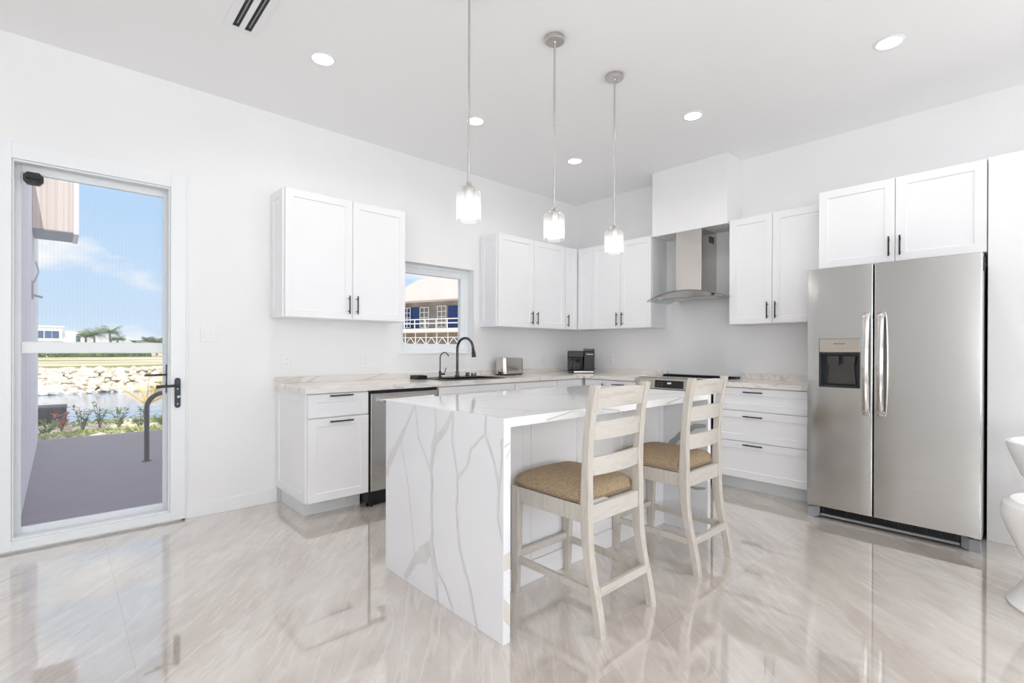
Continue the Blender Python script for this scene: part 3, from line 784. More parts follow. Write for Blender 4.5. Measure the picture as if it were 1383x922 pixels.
# ------------------------------------------------------------------ refrigerator
fr = thing('refrigerator', 'large stainless steel side-by-side refrigerator with dispenser', 'refrigerator', (4.35, 0.72, 0))
fy0, fy1, fz0_, fz1_, fxf, seam = 0.265, 1.176, 0.089, 1.761, 3.958, 0.785
b = MB(); b.box(4.04, 4.79, fy0 + 0.012, fy1 - 0.004, 0.03, 1.745, 0.004); b.build('cabinet_body', 'fbody', fr)
def door_mesh(y0, y1, cut=None):
    m = MB(); us = [0, .001, .0025, .004, .006]
    ys = [y0 + d for d in us] + ([cut[0], cut[1]] if cut else []) + [y1 - d for d in reversed(us)]
    zs = [fz0_] + ([cut[2], cut[3]] if cut else []) + [fz1_]
    def xf(y):
        ed = min(y - y0, y1 - y)
        return fxf + (0.005 * (1 - math.sqrt(max(0, 1 - ((0.006 - ed) / 0.006) ** 2))) if ed < 0.006 else 0)
    nY, nZ = len(ys), len(zs)
    vf = [[m.bm.verts.new((xf(y), y, z)) for y in ys] for z in zs]
    vb = [[m.bm.verts.new((4.030, y, z)) for y in ys] for z in zs]
    for j in range(nZ - 1):
        for i in range(nY - 1):
            if cut and abs(ys[i] - cut[0]) < 1e-6 and abs(zs[j] - cut[2]) < 1e-6: 
                continue
            m.bm.faces.new((vf[j][i], vf[j][i + 1], vf[j + 1][i + 1], vf[j + 1][i])); m.bm.faces.new((vb[j][i], vb[j + 1][i], vb[j + 1][i + 1], vb[j][i + 1]))
    for i in range(nY - 1):
        m.bm.faces.new((vf[0][i], vb[0][i], vb[0][i + 1], vf[0][i + 1])); m.bm.faces.new((vf[-1][i], vf[-1][i + 1], vb[-1][i + 1], vb[-1][i]))
    for j in range(nZ - 1):
        m.bm.faces.new((vf[j][0], vf[j + 1][0], vb[j + 1][0], vb[j][0])); m.bm.faces.new((vf[j][-1], vb[j][-1], vb[j + 1][-1], vf[j + 1][-1]))
    if cut:
        i = len(us); 
        for (a, c) in (((1, i), (1, i + 1)), ((1, i + 1), (2, i + 1)), ((2, i + 1), (2, i)), ((2, i), (1, i))):
            m.bm.faces.new((vf[a[0]][a[1]], vf[c[0]][c[1]], vb[c[0]][c[1]], vb[a[0]][a[1]]))
    return m
cy0, cy1, cz0, cz1 = 0.857, 1.102, 0.930, 1.268
ld = door_mesh(seam + 0.004, fy1, (cy0, cy1, cz0, cz1)).build('freezer_door', 'steel', fr)
rd = door_mesh(fy0, seam - 0.004).build('fridge_door', 'steel', fr)
b = MB(); b.box(3.99, 4.035, seam - 0.0035, seam + 0.0035, fz0_, 1.75); b.build('door_gasket', 'dark', fr)
def fhandle(yh, parent):
    m = MB(); zs_ = [0.755 + (1.435 - 0.755) * i / 24 for i in range(25)]
    def f(sd):
        def g(u, v):
            z = 0.755 + 0.68 * v; t = (v - 0.5) * 2
            x = fxf - 0.058 + 0.030 * t * t + (0.018 if abs(t) > 0.93 else 0)
            y = yh + (u - 0.5) * 0.036
            crown = 0.007 * (1 - (2 * u - 1) ** 2)
            return Vector((x - (crown if sd else -0.012), y, z))
        return g
    m.slab(f(1), f(0), 8, 28)
    m.box(fxf - 0.03, fxf - 0.001, yh - 0.014, yh + 0.014, 0.758, 0.79, .003); m.box(fxf - 0.03, fxf - 0.001, yh - 0.014, yh + 0.014, 1.40, 1.432, .003)
    m.build('handle', 'steelh', parent, sharp=50)
fhandle(0.822, ld); fhandle(0.742, rd)
dp = MB(); dp.box(3.955, 3.975, cy0 + 0.002, cy1 - 0.002, 1.172, cz1 - 0.002, .003); disp = dp.build('dispenser_panel', 'steell', ld)
dp = MB(); t_ = 0.006
dp.box(3.953, 3.972, cy0 + 0.001, cy0 + 0.012, cz0 + 0.001, 1.170, .002); dp.box(3.953, 3.972, cy1 - 0.012, cy1 - 0.001, cz0 + 0.001, 1.170, .002)
dp.box(3.953, 3.972, cy0 + 0.012, cy1 - 0.012, cz0 + 0.001, cz0 + 0.014, .002); dp.box(3.953, 3.972, cy0 + 0.012, cy1 - 0.012, 1.158, 1.170, .002)
dp.box(4.018, 4.028, cy0 + 0.002, cy1 - 0.002, cz0 + 0.002, 1.17); dp.box(3.972, 4.018, cy0 + 0.002, cy0 + 0.008, cz0 + 0.002, 1.17); dp.box(3.972, 4.018, cy1 - 0.008, cy1 - 0.002, cz0 + 0.002, 1.17)
dp.box(3.972, 4.018, cy0 + 0.008, cy1 - 0.008, cz0 + 0.002, cz0 + 0.01); dp.box(3.972, 4.018, cy0 + 0.008, cy1 - 0.008, 1.162, 1.17)
rc = dp.build('dispenser_recess', 'gunm', ld)
dp = MB()
for yy in (0.925, 1.02):
    dp.prism(Frame((3.985, yy, 1.02), (0, -1, 0), (0, 0, 1), (-1, 0, 0)), [(-.035, .125), (.035, .125), (.03, .06), (-.03, .06)], -.02, .012)
dp.prism(Frame((4.004, 0.975, 0.95), (0, -1, 0), (0, 0, 1), (-1, 0, 0)), [(-.085, 0.005), (.085, 0.005), (.07, .14), (-.07, .14)], -.004, .004)
dp.build('paddles', 'graph', rc)
dp = MB(); dp.box(3.962, 4.016, cy0 + 0.014, cy1 - 0.014, cz0 + 0.0145, cz0 + 0.019, .001); dp.build('drip_tray', 'blackp', rc)
# small lettering and key legends on the dispenser panel
def text(body, size, loc, rot, m, name, parent, ext=0.0004):
    cu_ = bpy.data.curves.new(name, 'FONT'); cu_.body = body; cu_.size = size; cu_.align_x = 'CENTER'; cu_.align_y = 'CENTER'; cu_.extrude = ext
    to = bpy.data.objects.new(name + '_tmp', cu_); COL.objects.link(to)
    to.location = loc; to.rotation_euler = rot
    bpy.context.view_layer.update()
    me = bpy.data.meshes.new_from_object(to.evaluated_get(bpy.context.evaluated_depsgraph_get()))
    me.transform(to.matrix_world); me.transform(Matrix.Translation(-WL[parent.name]))
    bpy.data.objects.remove(to); me.materials.clear(); me.materials.append(M[m])
    o = bpy.data.objects.new(name, me); COL.objects.link(o); o.parent = parent; WL[o.name] = WL[parent.name]; return o
text('FRIGIDAIRE', 0.0135, (3.9545, 0.979, 1.232), (PI / 2, 0, -PI / 2), 'dark', 'lettering', disp)
dp = MB()
for i in range(5): dp.box(3.9543, 3.956, 0.925 + i * 0.027, 0.933 + i * 0.027, 1.195, 1.199)
dp.build('key_legends', 'legend', disp)
# base grille with end feet
b = MB()
b.box(4.012, 4.035, fy0 + 0.02, fy1 - 0.01, 0.028, 0.084); b.build('grille_backing', 'blackp', fr)
b = MB()
for i in range(5): b.box(4.004, 4.012, 0.37, 1.09, 0.034 + i * 0.010, 0.0365 + i * 0.010)
for i in range(11): b.box(4.002, 4.013, 0.375 + i * 0.0705, 0.378 + i * 0.0705, 0.028, 0.084)
b.build('base_grille', 'gunm', fr)
b = MB(); b.box(3.994, 4.012, 0.36, 1.10, 0.014, 0.030, .003); b.build('grille_lip', 'greyp', fr)
for (ya, yb, inner) in ((fy0 + 0.004, 0.355, 1), (1.105, fy1 - 0.004, -1)):
    b = MB()
    yo, yi = (ya, yb) if inner == 1 else (yb, ya)
    b._faces([Vector(p) for p in ((3.972, yo, 0.0), (3.972, (yo * .45 + yi * .55), 0.0), (3.998, yi, 0.012), (4.03, yi, 0.012), (4.03, yo, 0.0),
                                  (3.978, yo, 0.070), (3.978, (yo * .45 + yi * .55), 0.072), (4.004, yi, 0.084), (4.03, yi, 0.084), (4.03, yo, 0.070))],
             [(0, 1, 2, 3, 4), (9, 8, 7, 6, 5), (0, 5, 6, 1), (1, 6, 7, 2), (2, 7, 8, 3), (3, 8, 9, 4), (4, 9, 5, 0)])
    b.build('foot_cover', 'greyp', fr)
b = MB()
for yy in (fy0 + 0.03, fy1 - 0.03):
    b = MB(); b.cyl((4.0, yy, 0.070), (4.0, yy, 0.0885), 0.010); b.box(3.985, 4.03, yy - 0.012, yy + 0.012, 0.078, 0.084, .001); b.build('hinge_pin', 'chrome', fr)
b = MB()
b.box(4.028, 4.045, fy0 - 0.006, fy0 + 0.012, 1.66, 1.745, .002)
b.build('top_hinge', 'blackp', fr)

# ------------------------------------------------------------------ range
rg = thing('range', 'stainless slide-in range with black touch display between the base cabinets', 'range', (4.5, 2.378, 0))
ry0, ry1 = 1.990, 2.764
b = MB(); b.box(4.215, 4.79, ry0 + 0.005, ry1 - 0.005, 0.02, 0.905); b.build('oven_body', 'gunm', rg)
b = MB(); FR_ = Frame((0, ry0, 0), (1, 0, 0), (0, 0, 1), (0, -1, 0))
b.prism(FR_, [(4.186, .820), (4.197, .905), (4.250, .918), (4.250, .820)], -(ry1 - ry0), 0); cp = b.build('control_panel', 'steell', rg)
# display on the tilted face
nx, nzv = Vector((-(.085), 0, .011)).normalized(), 0
FP = Frame((4.1915, ry0, .8625), (0, 1, 0), (0.128, 0, 0.9918), (-0.9918, 0, 0.128))
b = MB(); b.fbox(FP, 0.262, 0.555, -.034, .037, 0, .003, .001); dsp = b.build('touch_display', 'blackg', cp)
b = MB(); b.fbox(FP, 0.385, 0.425, .004, .020, .0032, .004); b.build('clock_readout', 'plate', dsp)
b = MB()
for i in range(3):
    for j in range(3):
        x = 0.52 - i * 0.022
        b.fbox(FP, x - .0035, x + .0035, -.020 + j * .016, -.016 + j * .016, .0032, .004)
b.build('key_legends', 'legend', dsp)
for a_ in (0.628, 0.690, 0.085, 0.147):
    b = MB(); p = FP.pt(a_, 0.004, 0); q = FP.pt(a_, 0.004, 0.032); b.cyl(p, FP.pt(a_, 0.004, 0.006), 0.026, n=24); b.cyl(p, q, 0.021, 0.018, 24); b.build('knob', 'chrome', cp)
b = MB(); b.box(4.251, 4.78, ry0 + 0.002, ry1 - 0.002, 0.906, 0.921, .002); b.build('glass_cooktop', 'blackg', rg)
b = MB(); b.box(4.70, 4.79, ry0 + 0.002, ry1 - 0.002, 0.9215, 0.934, .003); b.build('rear_vent_trim', 'blackp', rg)
b = MB(); b.box(4.19, 4.214, ry0 + 0.006, ry1 - 0.006, 0.27, 0.815, .003); od = b.build('oven_door', 'steel', rg)
b = MB(); b.box(4.1885, 4.1895, ry0 + 0.13, ry1 - 0.13, 0.38, 0.68); b.build('door_window', 'blackg', od)
b = MB(); b.cyl((4.145, ry0 + .06, .765), (4.145, ry1 - .06, .765), .013)
for yy in (ry0 + .08, ry1 - .08): b.cyl((4.145, yy, .765), (4.19, yy, .765), .008)
b.build('handle', 'nickel', od)
b = MB(); b.box(4.192, 4.214, ry0 + 0.006, ry1 - 0.006, 0.09, 0.263, .003); b.build('storage_drawer', 'steel', rg)

# ------------------------------------------------------------------ range hood
hd = thing('range_hood', 'stainless chimney range hood with curved glass canopy above the range', 'range hood', (4.65, 2.374, 1.65))
b = MB(); b.box(4.500, R - 0.001, 2.243, 2.505, 1.735, 2.3465, .0015); ch = b.build('chimney', 'steelh', hd)
b = MB()
for i in range(4): b.box(4.66 + i * .028, 4.672 + i * .028, 2.2415, 2.2435, 2.235, 2.29)
b.box(4.655, 4.765, 2.2422, 2.2432, 2.23, 2.295)
b.build('vent_grille', 'graph', ch)
def can(zoff, inset):
    def f(u, v):
        t = 2 * u - 1; y = 2.352 + (0.395 - inset) * t
        xfr = 4.325 + 0.045 * t * t + inset
        x = xfr + (4.80 - xfr) * v
        z = 1.748 - 0.078 * t * t + zoff
        return Vector((x, y, z))
    return f
b = MB(); b.slab(can(0.006, 0), can(0, 0), 28, 6); b.build('glass_canopy', 'glass', hd)
b = MB(); pts = [can(0.003, 0)(i / 28, 0) for i in range(29)]; b.tube(pts, 0.0034, 6)
b.build('polished_glass_edge', 'edge', hd)
b = MB()
def bt(u, v):
    t = 2 * u - 1; y = 2.352 + 0.30 * t; x = 4.37 + .02 * t * t + 0.42 * v; return Vector((x, y, 1.746 - 0.078 * (t * 0.76) ** 2))
def bb_(u, v):
    t = 2 * u - 1; y = 2.352 + 0.27 * t; x = 4.39 + .02 * t * t + 0.40 * v; return Vector((x, y, 1.688))
b.slab(bt, bb_, 20, 4); b.build('hood_body', 'steel', hd)
b = MB()
for k in range(2):
    b.box(4.42, 4.74, 2.10 + k * .26, 2.34 + k * .26, 1.6845, 1.6875, .001)
b.build('grease_filter', 'filter', hd)
for i in range(5):
    b = MB(); b.cyl((4.3905, 2.29 + i * .03, 1.708), (4.384, 2.29 + i * .03, 1.708), .005, n=10); b.build('button', 'chrome', hd)

# ------------------------------------------------------------------ sink, taps and things on the worktop
sk = thing('sink', 'black drop-in sink with raised rim set in the worktop below the window', 'sink', (2.8, 3.71, 0.70))
b = MB(); rx0, rx1, ry0_, ry1_ = 2.46, 3.14, 3.50, 3.98; bx0_, bx1_, by0_, by1_ = 2.50, 3.10, 3.54, 3.79
z_ = 0.9145
b.box(rx0, bx0_, ry0_, ry1_, z_, z_ + .006, .001); b.box(bx1_, rx1, ry0_, ry1_, z_, z_ + .006, .001)
b.box(bx0_, bx1_, ry0_, by0_, z_, z_ + .006, .001); b.box(bx0_, bx1_, by1_, ry1_, z_, z_ + .006, .001)
b.build('rim', 'blackp', sk)
b = MB(); w = .004
b.box(bx0_ - w, bx0_, by0_, by1_, .71, z_); b.box(bx1_, bx1_ + w, by0_, by1_, .71, z_); b.box(bx0_ - w, bx1_ + w, by0_ - w, by0_, .71, z_); b.box(bx0_ - w, bx1_ + w, by1_, by1_ + w, .71, z_); b.box(bx0_, bx1_, by0_, by1_, .706, .71)
b.build('bowl', 'blackp', sk)
zt = z_ + .0065
for i, (x, hh, r) in enumerate(((2.985, .036, .020), (3.045, .028, .012), (3.083, .028, .010))):
    b = MB(); b.lathe([(0, 0), (r * 1.15, 0), (r * 1.15, .006), (r, .008), (r, hh - .004), (r * .9, hh), (0, hh)], (x, 3.90, zt), 20); b.build('deck_knob', 'graph', sk)
fa = thing('faucet', 'tall graphite gooseneck kitchen faucet with pull-down spray head', 'faucet', (2.86, 3.90, zt))
pts = [(2.86, 3.90, zt + .012), (2.86, 3.90, 1.19)]
for i in range(1, 15):
    t = PI * i / 14 * 0.985
    rr = .098; pts.append((2.86 + .020 * (1 - math.cos(t)), 3.90 - rr * (1 - math.cos(t)), 1.19 + rr * math.sin(t) * 1.05))
b = MB(); b.tube(pts, .0125, 14); b.build('spout', 'graph', fa)
b = MB(); b.lathe([(0, 0), (.028, 0), (.028, .006), (.02, .012), (.0165, .02), (.0165, .05), (.0125, .056)], (2.86, 3.90, zt), 24); b.build('base', 'graph', fa)
pe = Vector(pts[-1]); d_ = (Vector(pts[-1]) - Vector(pts[-2])).normalized()
b = MB(); b.cyl(pe, pe + d_ * .035, .0135, .017); b.cyl(pe + d_ * .035, pe + d_ * .085, .0185, .021); b.build('spray_head', 'gunm', fa)
fb = thing('water_tap', 'slim graphite filtered-water tap left of the tall kitchen faucet', 'tap', (2.66, 3.90, zt))
pts = [(2.66, 3.90, zt + .04), (2.66, 3.90, 1.105)]
for i in range(1, 12):
    t = PI * i / 11 * 0.9; rr = .05; pts.append((2.66 + .014 * (1 - math.cos(t)), 3.90 - rr * (1 - math.cos(t)), 1.105 + rr * math.sin(t)))
b = MB(); b.tube(pts, .0058, 10); b.build('spout', 'graph', fb)
b = MB(); b.lathe([(0, 0), (.02, 0), (.02, .005), (.012, .009), (.012, .05), (.008, .062), (0, .062)], (2.66, 3.90, zt), 20); b.build('base', 'gunm', fb)
b = MB(); b.cyl((2.66, 3.90, zt + .03), (2.70, 3.88, zt + .03), .0095); b.tube([(2.698, 3.882, zt + .035), (2.705, 3.878, zt + .06), (2.708, 3.876, zt + .088)], .004); b.build('lever', 'gunm', fb)
so = thing('sink_caddy', 'small black sponge caddy at the left end of the sink', 'caddy', (2.41, 3.87, 0.9145))
b = MB(); p0, p1, r0, r1 = 2.355, 2.452, 3.80, 3.93; zb_ = .9145
b.box(p0, p1, r0, r1, zb_, zb_ + .004); b.box(p0, p0 + .003, r0, r1, zb_, zb_ + .034); b.box(p1 - .003, p1, r0, r1, zb_, zb_ + .034); b.box(p0, p1, r0, r0 + .003, zb_, zb_ + .034); b.box(p0, p1, r1 - .003, r1, zb_, zb_ + .034)
b.build('tray', 'blackp', so)
b = MB(); b.box(p0 + .006, p1 - .008, r0 + .012, r1 - .012, zb_ + .005, zb_ + .030, .004); b.build('sponge', 'gunm', so)

ts = thing('toaster', 'brushed stainless toaster with black base on the worktop', 'toaster', (3.545, 3.90, 0.9145))
def rrect(cx, cy_, hx, hy, r, n=6):
    P = []
    for (sx_, sy_, a) in ((1, 1, 0), (-1, 1, PI / 2), (-1, -1, PI), (1, -1, 1.5 * PI)):
        for i in range(n + 1):
            t = a + PI / 2 * i / n; P.append((cx + sx_ * (hx - r) + r * math.cos(t), cy_ + sy_ * (hy - r) + r * math.sin(t)))
    return P
FZ = Frame((0, 0, 0), (1, 0, 0), (0, 1, 0), (0, 0, 1))
b = MB(); b.prism(FZ, rrect(3.545, 3.90, .150, .078, .05), .930, 1.088)
b.prism(FZ, rrect(3.545, 3.90, .142, .070, .045), 1.088, 1.094); b.build('steel_shell', 'steelh', ts)
b = MB(); b.prism(FZ, rrect(3.545, 3.90, .155, .083, .05), .921, .930); b.box(3.383, 3.398, 3.86, 3.90, .93, .955, .003); b.build('base', 'blackp', ts)
b = MB()
for yy in (3.872, 3.928): b.box(3.455, 3.635, yy - .013, yy + .013, 1.0942, 1.0950)
b.build('slots', 'dark', ts)
for (x, y) in ((3.44, 3.845), (3.65, 3.845), (3.44, 3.955), (3.65, 3.955)):
    b = MB(); b.cyl((x, y, .9145), (x, y, .921), .012, n=14); b.build('foot', 'blackp', ts)

# coffee maker set diagonally in the corner
cm = thing('coffee_maker', 'black coffee maker with glass carafe in the corner of the worktop', 'coffee maker', (4.50, 3.71, 0.9145))
ca = math.radians(-46)
ea = Vector((math.cos(ca), math.sin(ca), 0)); en = Vector((math.sin(ca), -math.cos(ca), 0)).normalized()
en = Vector((-math.sin(-ca), -math.cos(ca), 0))
FC = Frame((4.50, 3.71, 0.9145), ea, (0, 0, 1), en)
b = MB(); b.fbox(FC, -.150, .150, .0, .010, -.11, .11, .002); b.fbox(FC, -.150, .150, .010, .028, -.11, .100, .002); b.fbox(FC, -.085, .140, .008, .026, .1005, .113, .001, 1); b.build('base_plate', ['blackp', 'nickel'], cm)
b = MB(); b.fbox(FC, .030, .150, .0285, .255, -.10, .095, .006); b.fbox(FC, -.150, .029, .0285, .255, -.10, -.035, .006); b.build('column', 'blackp', cm)
b = MB(); b.fbox(FC, -.153, .029, .180, .258, -.034, .105, .008); b.build('brew_basket', 'blackp', cm)
b = MB(); b.fbox(FC, .036, .152, .256, .283, -.08, .095, .006); b.build('pod_lid', 'graph', cm)
b = MB(); b.fbox(FC, .055, .135, .215, .2215, .096, .099, .001); b.build('brand_strip', 'nickel', cm)
o_ = FC.pt(-.062, .030, .035)
b = MB(); b.lathe([(0, 0), (.055, 0), (.066, .02), (.068, .05), (.060, .085), (.045, .11), (.045, .12)], o_, 24); cf_ = b.build('carafe', 'glass', cm)
b = MB(); b.lathe([(0, .128), (.047, .128), (.050, .115), (.046, .112)], o_, 24)
pp = [FC.pt(-.062, .030, .035) + en * .046 + Vector((0, 0, .12)), o_ + en * .085 + Vector((0, 0, .118)), o_ + en * .09 + Vector((0, 0, .06)), o_ + en * .07 + Vector((0, 0, .025))]
b.tube(pp, .008, 10); b.build('carafe_lid_and_handle', 'blackp', cf_)

# ------------------------------------------------------------------ sockets and switches
def outlet(F, a, bz, label, gfci=False):
    root = thing('wall_outlet', label, 'outlet', F.pt(a, bz, 0), 'white double outlets above the worktop')
    m = MB(); m.fbox(F, a - .036, a + .036, bz - .057, bz + .057, .0005, .006, .002); m.build('cover_plate', 'plate', root)
    m = MB()
    for s_ in (-.02, .02): m.fbox(F, a - .016, a + .016, bz + s_ - .014, bz + s_ + .014, .0062, .009, .0015)
    m.build('sockets', 'trim', root)
    m = MB()
    for s_ in (-.02, .02):
        for q in (-.006, .006): m.fbox(F, a + q - .0012, a + q + .0012, bz + s_ - .003, bz + s_ + .006, .0092, .0096)
        m.fbox(F, a - .002, a + .002, bz + s_ - .011, bz + s_ - .007, .0092, .0096)
    m.build('slots', 'legend', root)
outlet(FA, 1.318, 1.087, 'white wall outlet above the left end of the worktop')
outlet(FA, 1.976, 1.079, 'white wall outlet between the left cabinet end and the window')
outlet(FA, 4.232, 1.075, 'white wall outlet between the toaster and the coffee maker')
outlet(FB, -3.510, 1.077, 'white wall outlet right of the coffee maker')
sw = thing('light_switch', 'white double rocker light switch right of the glass door', 'light switch', FA.pt(.797, 1.292, 0))
b = MB(); b.fbox(FA, .738, .856, 1.233, 1.351, .0005, .006, .002); b.build('cover_plate', 'plate', sw)
for x in (.774, .820):
    b = MB(); b.fbox(FA, x - .0165, x + .0165, 1.259, 1.325, .0062, .0095, .0015); b.build('rocker', 'plate', sw)

# ------------------------------------------------------------------ ceiling: downlights, slot diffuser, pendants
def downlight(x, y, label):
    root = thing('recessed_downlight', label, 'downlight', (x, y, H), 'round recessed ceiling lights')
    m = MB(); m.lathe([(.062, -.0005), (.076, -.0005), (.078, -.003), (.072, -.006), (.062, -.007)], (x, y, H), 32); m.build('trim_ring', 'trim', root)
    m = MB(); m.lathe([(0, -.0055), (.0615, -.0055), (.0615, -.001), (0, -.001)], (x, y, H), 32); m.build('glowing_lens', 'lamp', root)
    return root
for x, y, lb in ((1.215, 3.08, 'round recessed downlight above the left wall cabinet, leftmost of the ceiling lights'),
                 (2.435, 3.09, 'round recessed downlight beside the rod of the nearest pendant'),
                 (3.649, 3.09, 'round recessed downlight nearest the corner of the room'),
                 (3.612, 1.873, 'round recessed downlight in front of the hood bulkhead'),
                 (3.597, 0.644, 'round recessed downlight in front of the refrigerator')):
    downlight(x, y, lb)
    l_ = light('downlight_beam', 'AREA', (x, y, H - .012), (0, 0, -1), P_SPOT, 0.12, None, (1, 0.975, 0.94)); l_.data.spread = math.radians(150)
sd_ = thing('slot_diffuser', 'white linear air diffuser with two dark slots in the ceiling', 'air vent', (.76, 2.6, H))
b = MB(); sx_ = [(.672, .712), (.746, .774), (.808, .848)]
for p, q in sx_: b.box(p, q, 2.02, 3.10, H - .006, H - .0005)
b.box(.672, .848, 3.10, 3.135, H - .006, H - .0005); b.box(.672, .848, 1.985, 2.02, H - .006, H - .0005); b.build('frame', 'trim', sd_)
b = MB()
for p, q in ((.712, .746), (.774, .808)): b.box(p, q, 2.02, 3.10, H - .0015, H - .0005)
b.build('dark_slots', 'dark', sd_)
b = MB()
for p in (.727, .789): b.box(p, p + .005, 2.02, 3.06, H - .007, H - .0018)
b.build('blades', 'greyp', sd_)

def pendant(label):
    root = thing('pendant_light', label, 'pendant light', (0, 0, 0), 'pendants over the island')
    m = MB(); m.lathe([(0, -.0005), (.056, -.0005), (.058, -.004), (.058, -.022), (.054, -.026), (0, -.026)], n=32)
    m.lathe([(.0, -.034), (.009, -.034), (.011, -.026), (.009, -.026)], n=16); ca_ = m.build('ceiling_canopy', 'nickel', root)
    m = MB()
    for x in (-.035, .035): m.cyl((x, 0, -.026), (x, 0, -.031), .0045, n=10)
    m.build('canopy_screws', 'nickel', ca_)
    m = MB(); m.cyl((0, 0, -.034), (0, 0, -.985), .0062, n=14)
    m.cyl((0, 0, -.50), (0, 0, -.515), .0075, n=14); m.build('rod', 'nickel', root)
    m = MB(); m.lathe([(0, -.985), (.012, -.985), (.016, -1.0), (.034, -1.012), (.036, -1.022), (.030, -1.024), (.026, -1.026), (.028, -1.06), (.020, -1.075), (0, -1.075)], n=28); m.build('socket_cup', 'nickel', root)
    m = MB(); m.lathe([(.030, -1.0245), (.050, -1.026), (.058, -1.031), (.062, -1.044), (.062, -1.176), (.0595, -1.176), (.0595, -1.046), (.056, -1.034), (.048, -1.029), (.030, -1.0275)], n=40)
    m.build('glass_shade', 'seeded', root)
    m = MB(); m.lathe([(0, -1.0755), (.015, -1.0755), (.020, -1.083), (.036, -1.098), (.045, -1.120), (.045, -1.145), (.034, -1.162), (0, -1.170)], n=24); m.build('bulb', 'bulb', root)
    return root
pd = pendant('glass pendant light nearest the camera, leftmost of three above the island')
pd.location = (1.500, 1.955, H)
dup(pd, (2.125, 1.955, H), 'glass pendant light in the middle of the three above the island')
dup(pd, (2.710, 1.955, H), 'glass pendant light farthest from the door, rightmost of three above the island')

# ------------------------------------------------------------------ white chair at the right edge
cw = thing('tub_chair', 'white moulded plastic pedestal tub chair at the right edge', 'chair', (3.372, -0.11, 0))
ox, oy = 3.372, -0.11
b = MB(); b.lathe([(0, 0), (.245, 0), (.250, .010), (.225, .045), (.195, .10), (.180, .16), (.176, .20), (.168, .20), (.172, .16), (.187, .10), (.215, .045), (.235, .012), (0, .012)], (ox, oy, 0), 48); b.build('pedestal', 'white', cw)
b = MB(); b.lathe([(0, .22), (.165, .205), (.185, .20), (.205, .235), (.245, .33), (.268, .40), (.272, .435), (.262, .468), (.235, .488), (.20, .47), (.12, .452), (0, .448)], (ox, oy, 0), 56); b.build('seat_shell', 'white', cw)
b = MB(); fd = math.atan2(0 - oy, 0 - ox)     # open side is turned away from the wall
b.lathe([(.175, .575), (.200, .600), (.235, .690), (.252, .740), (.250, .760), (.235, .764), (.222, .745), (.190, .640), (.165, .590), (.175, .575)], (ox, oy, 0), 48, 0, math.radians(20), math.radians(290))
b.lathe([(.190, .44), (.196, .50), (.185, .580), (.168, .585), (.172, .50), (.168, .44), (.190, .44)], (ox, oy, 0), 16, 0, math.radians(-140), math.radians(-60)); b.build('backrest', 'white', cw)

# ------------------------------------------------------------------ outside: terrace and canal
b = MB(); b.box(-1.6, 9.0, D + WT + 0.001, 9.14, -0.15, -0.05); struct('terrace', b, 'deck', keep=True)
b = MB(); b.box(-1.5, -0.20, D + WT + 0.001, 9.10, -0.049, 3.0); struct('wall_terrace', b, 'stucco')
b = MB(); b.box(-4.2, 6.0, D + WT - 0.2, D + WT + 1.0, H + 0.16, H + 0.36); struct('added_deck_shade', b, 'stucco')  # unseen slab, added to keep the terrace deck in shade
b = MB(); b.box(-4.2, 6.0, YB - 2.6, YB - WT, H + 0.0, H + 0.3); struct('added_rear_sunshade', b, 'stucco')  # unseen slab, added to keep sun out of the rear opening
cpn = thing('canopy_panel', 'cream vertically ribbed canopy panel hanging from the terrace wall', 'canopy', (0, 7.3, 2.4))
b = MB(); b.box(-0.199, 0.115, 7.0, 7.6, 2.405, 3.30, .004); b.build('ribbed_panel', 'ribbed', cpn)
b = MB(); b.box(0.1155, 0.16, 6.985, 7.61, 2.385, 3.30, .004); b.build('end_post', 'stucco', cpn)
b = MB(); b.box(-0.199, 0.1155, 6.99, 7.605, 2.395, 2.4045); b.build('underside_trim', 'greyp', cpn)
wb = thing('wall_bracket', 'small grey metal bracket on the white terrace wall', 'bracket', (-0.2, 6.6, 1.6))
b = MB(); b.box(-0.199, -0.185, 6.9, 7.05, 1.68, 1.86, .003); b.build('plate', 'brk', wb)
b = MB(); b.tube([(-0.185, 6.97, 1.84), (-0.15, 6.97, 1.96), (-0.17, 6.97, 2.06)], .007, 8); b.cyl((-0.185, 6.97, 1.72), (-0.12, 6.97, 1.70), .012); b.build('hook', 'brk', wb)

hr = thing('hoop_rail', 'dark curved tubular hoop rail standing on the terrace', 'rail', (0.93, 6.7, -0.05))
pts = [(0.715, 6.7, -0.049), (0.715, 6.7, .53)] + [(0.715 + .16 * (1 - math.cos(t)), 6.7, .53 + .16 * math.sin(t)) for t in [PI / 2 * i / 8 for i in range(1, 9)]]
pts += [(1.05, 6.7, .69)] + [(1.05 + .16 * math.sin(t), 6.7, .53 + .16 * math.cos(t)) for t in [PI / 2 * i / 8 for i in range(1, 9)]] + [(1.21, 6.7, -0.049)]
b = MB(); b.tube(pts, .024, 14); b.build('tube', 'gunm', hr)
b = MB()
for x in (.715, 1.21): b.lathe([(0, 0), (.045, 0), (.045, .006), (.026, .010)], (x, 6.7, -.0495), 20)
b.build('floor_flange', 'gunm', hr)
bw = thing('slatted_box', 'low dark vertically slatted box by the water', 'planter', (-0.1, 12.35, -0.4))
b = MB(); b.box(-0.60, 0.115, 12.32, 12.9, -.45, .075, .004)
for i in range(17): b.box(-0.59 + i * .042, -0.568 + i * .042, 12.300, 12.32, -.45, .072)
b.build('slatted_sides', 'slat', bw); b = MB(); b.box(-.62, .125, 12.30, 12.92, .0755, .098, .003); b.build('lid', 'slat', bw)

SH = [(-.13, 10.0), (.04, 10.4), (.28, 10.15), (.50, 10.5), (.72, 10.15), (.98, 10.0), (1.24, 9.85)]
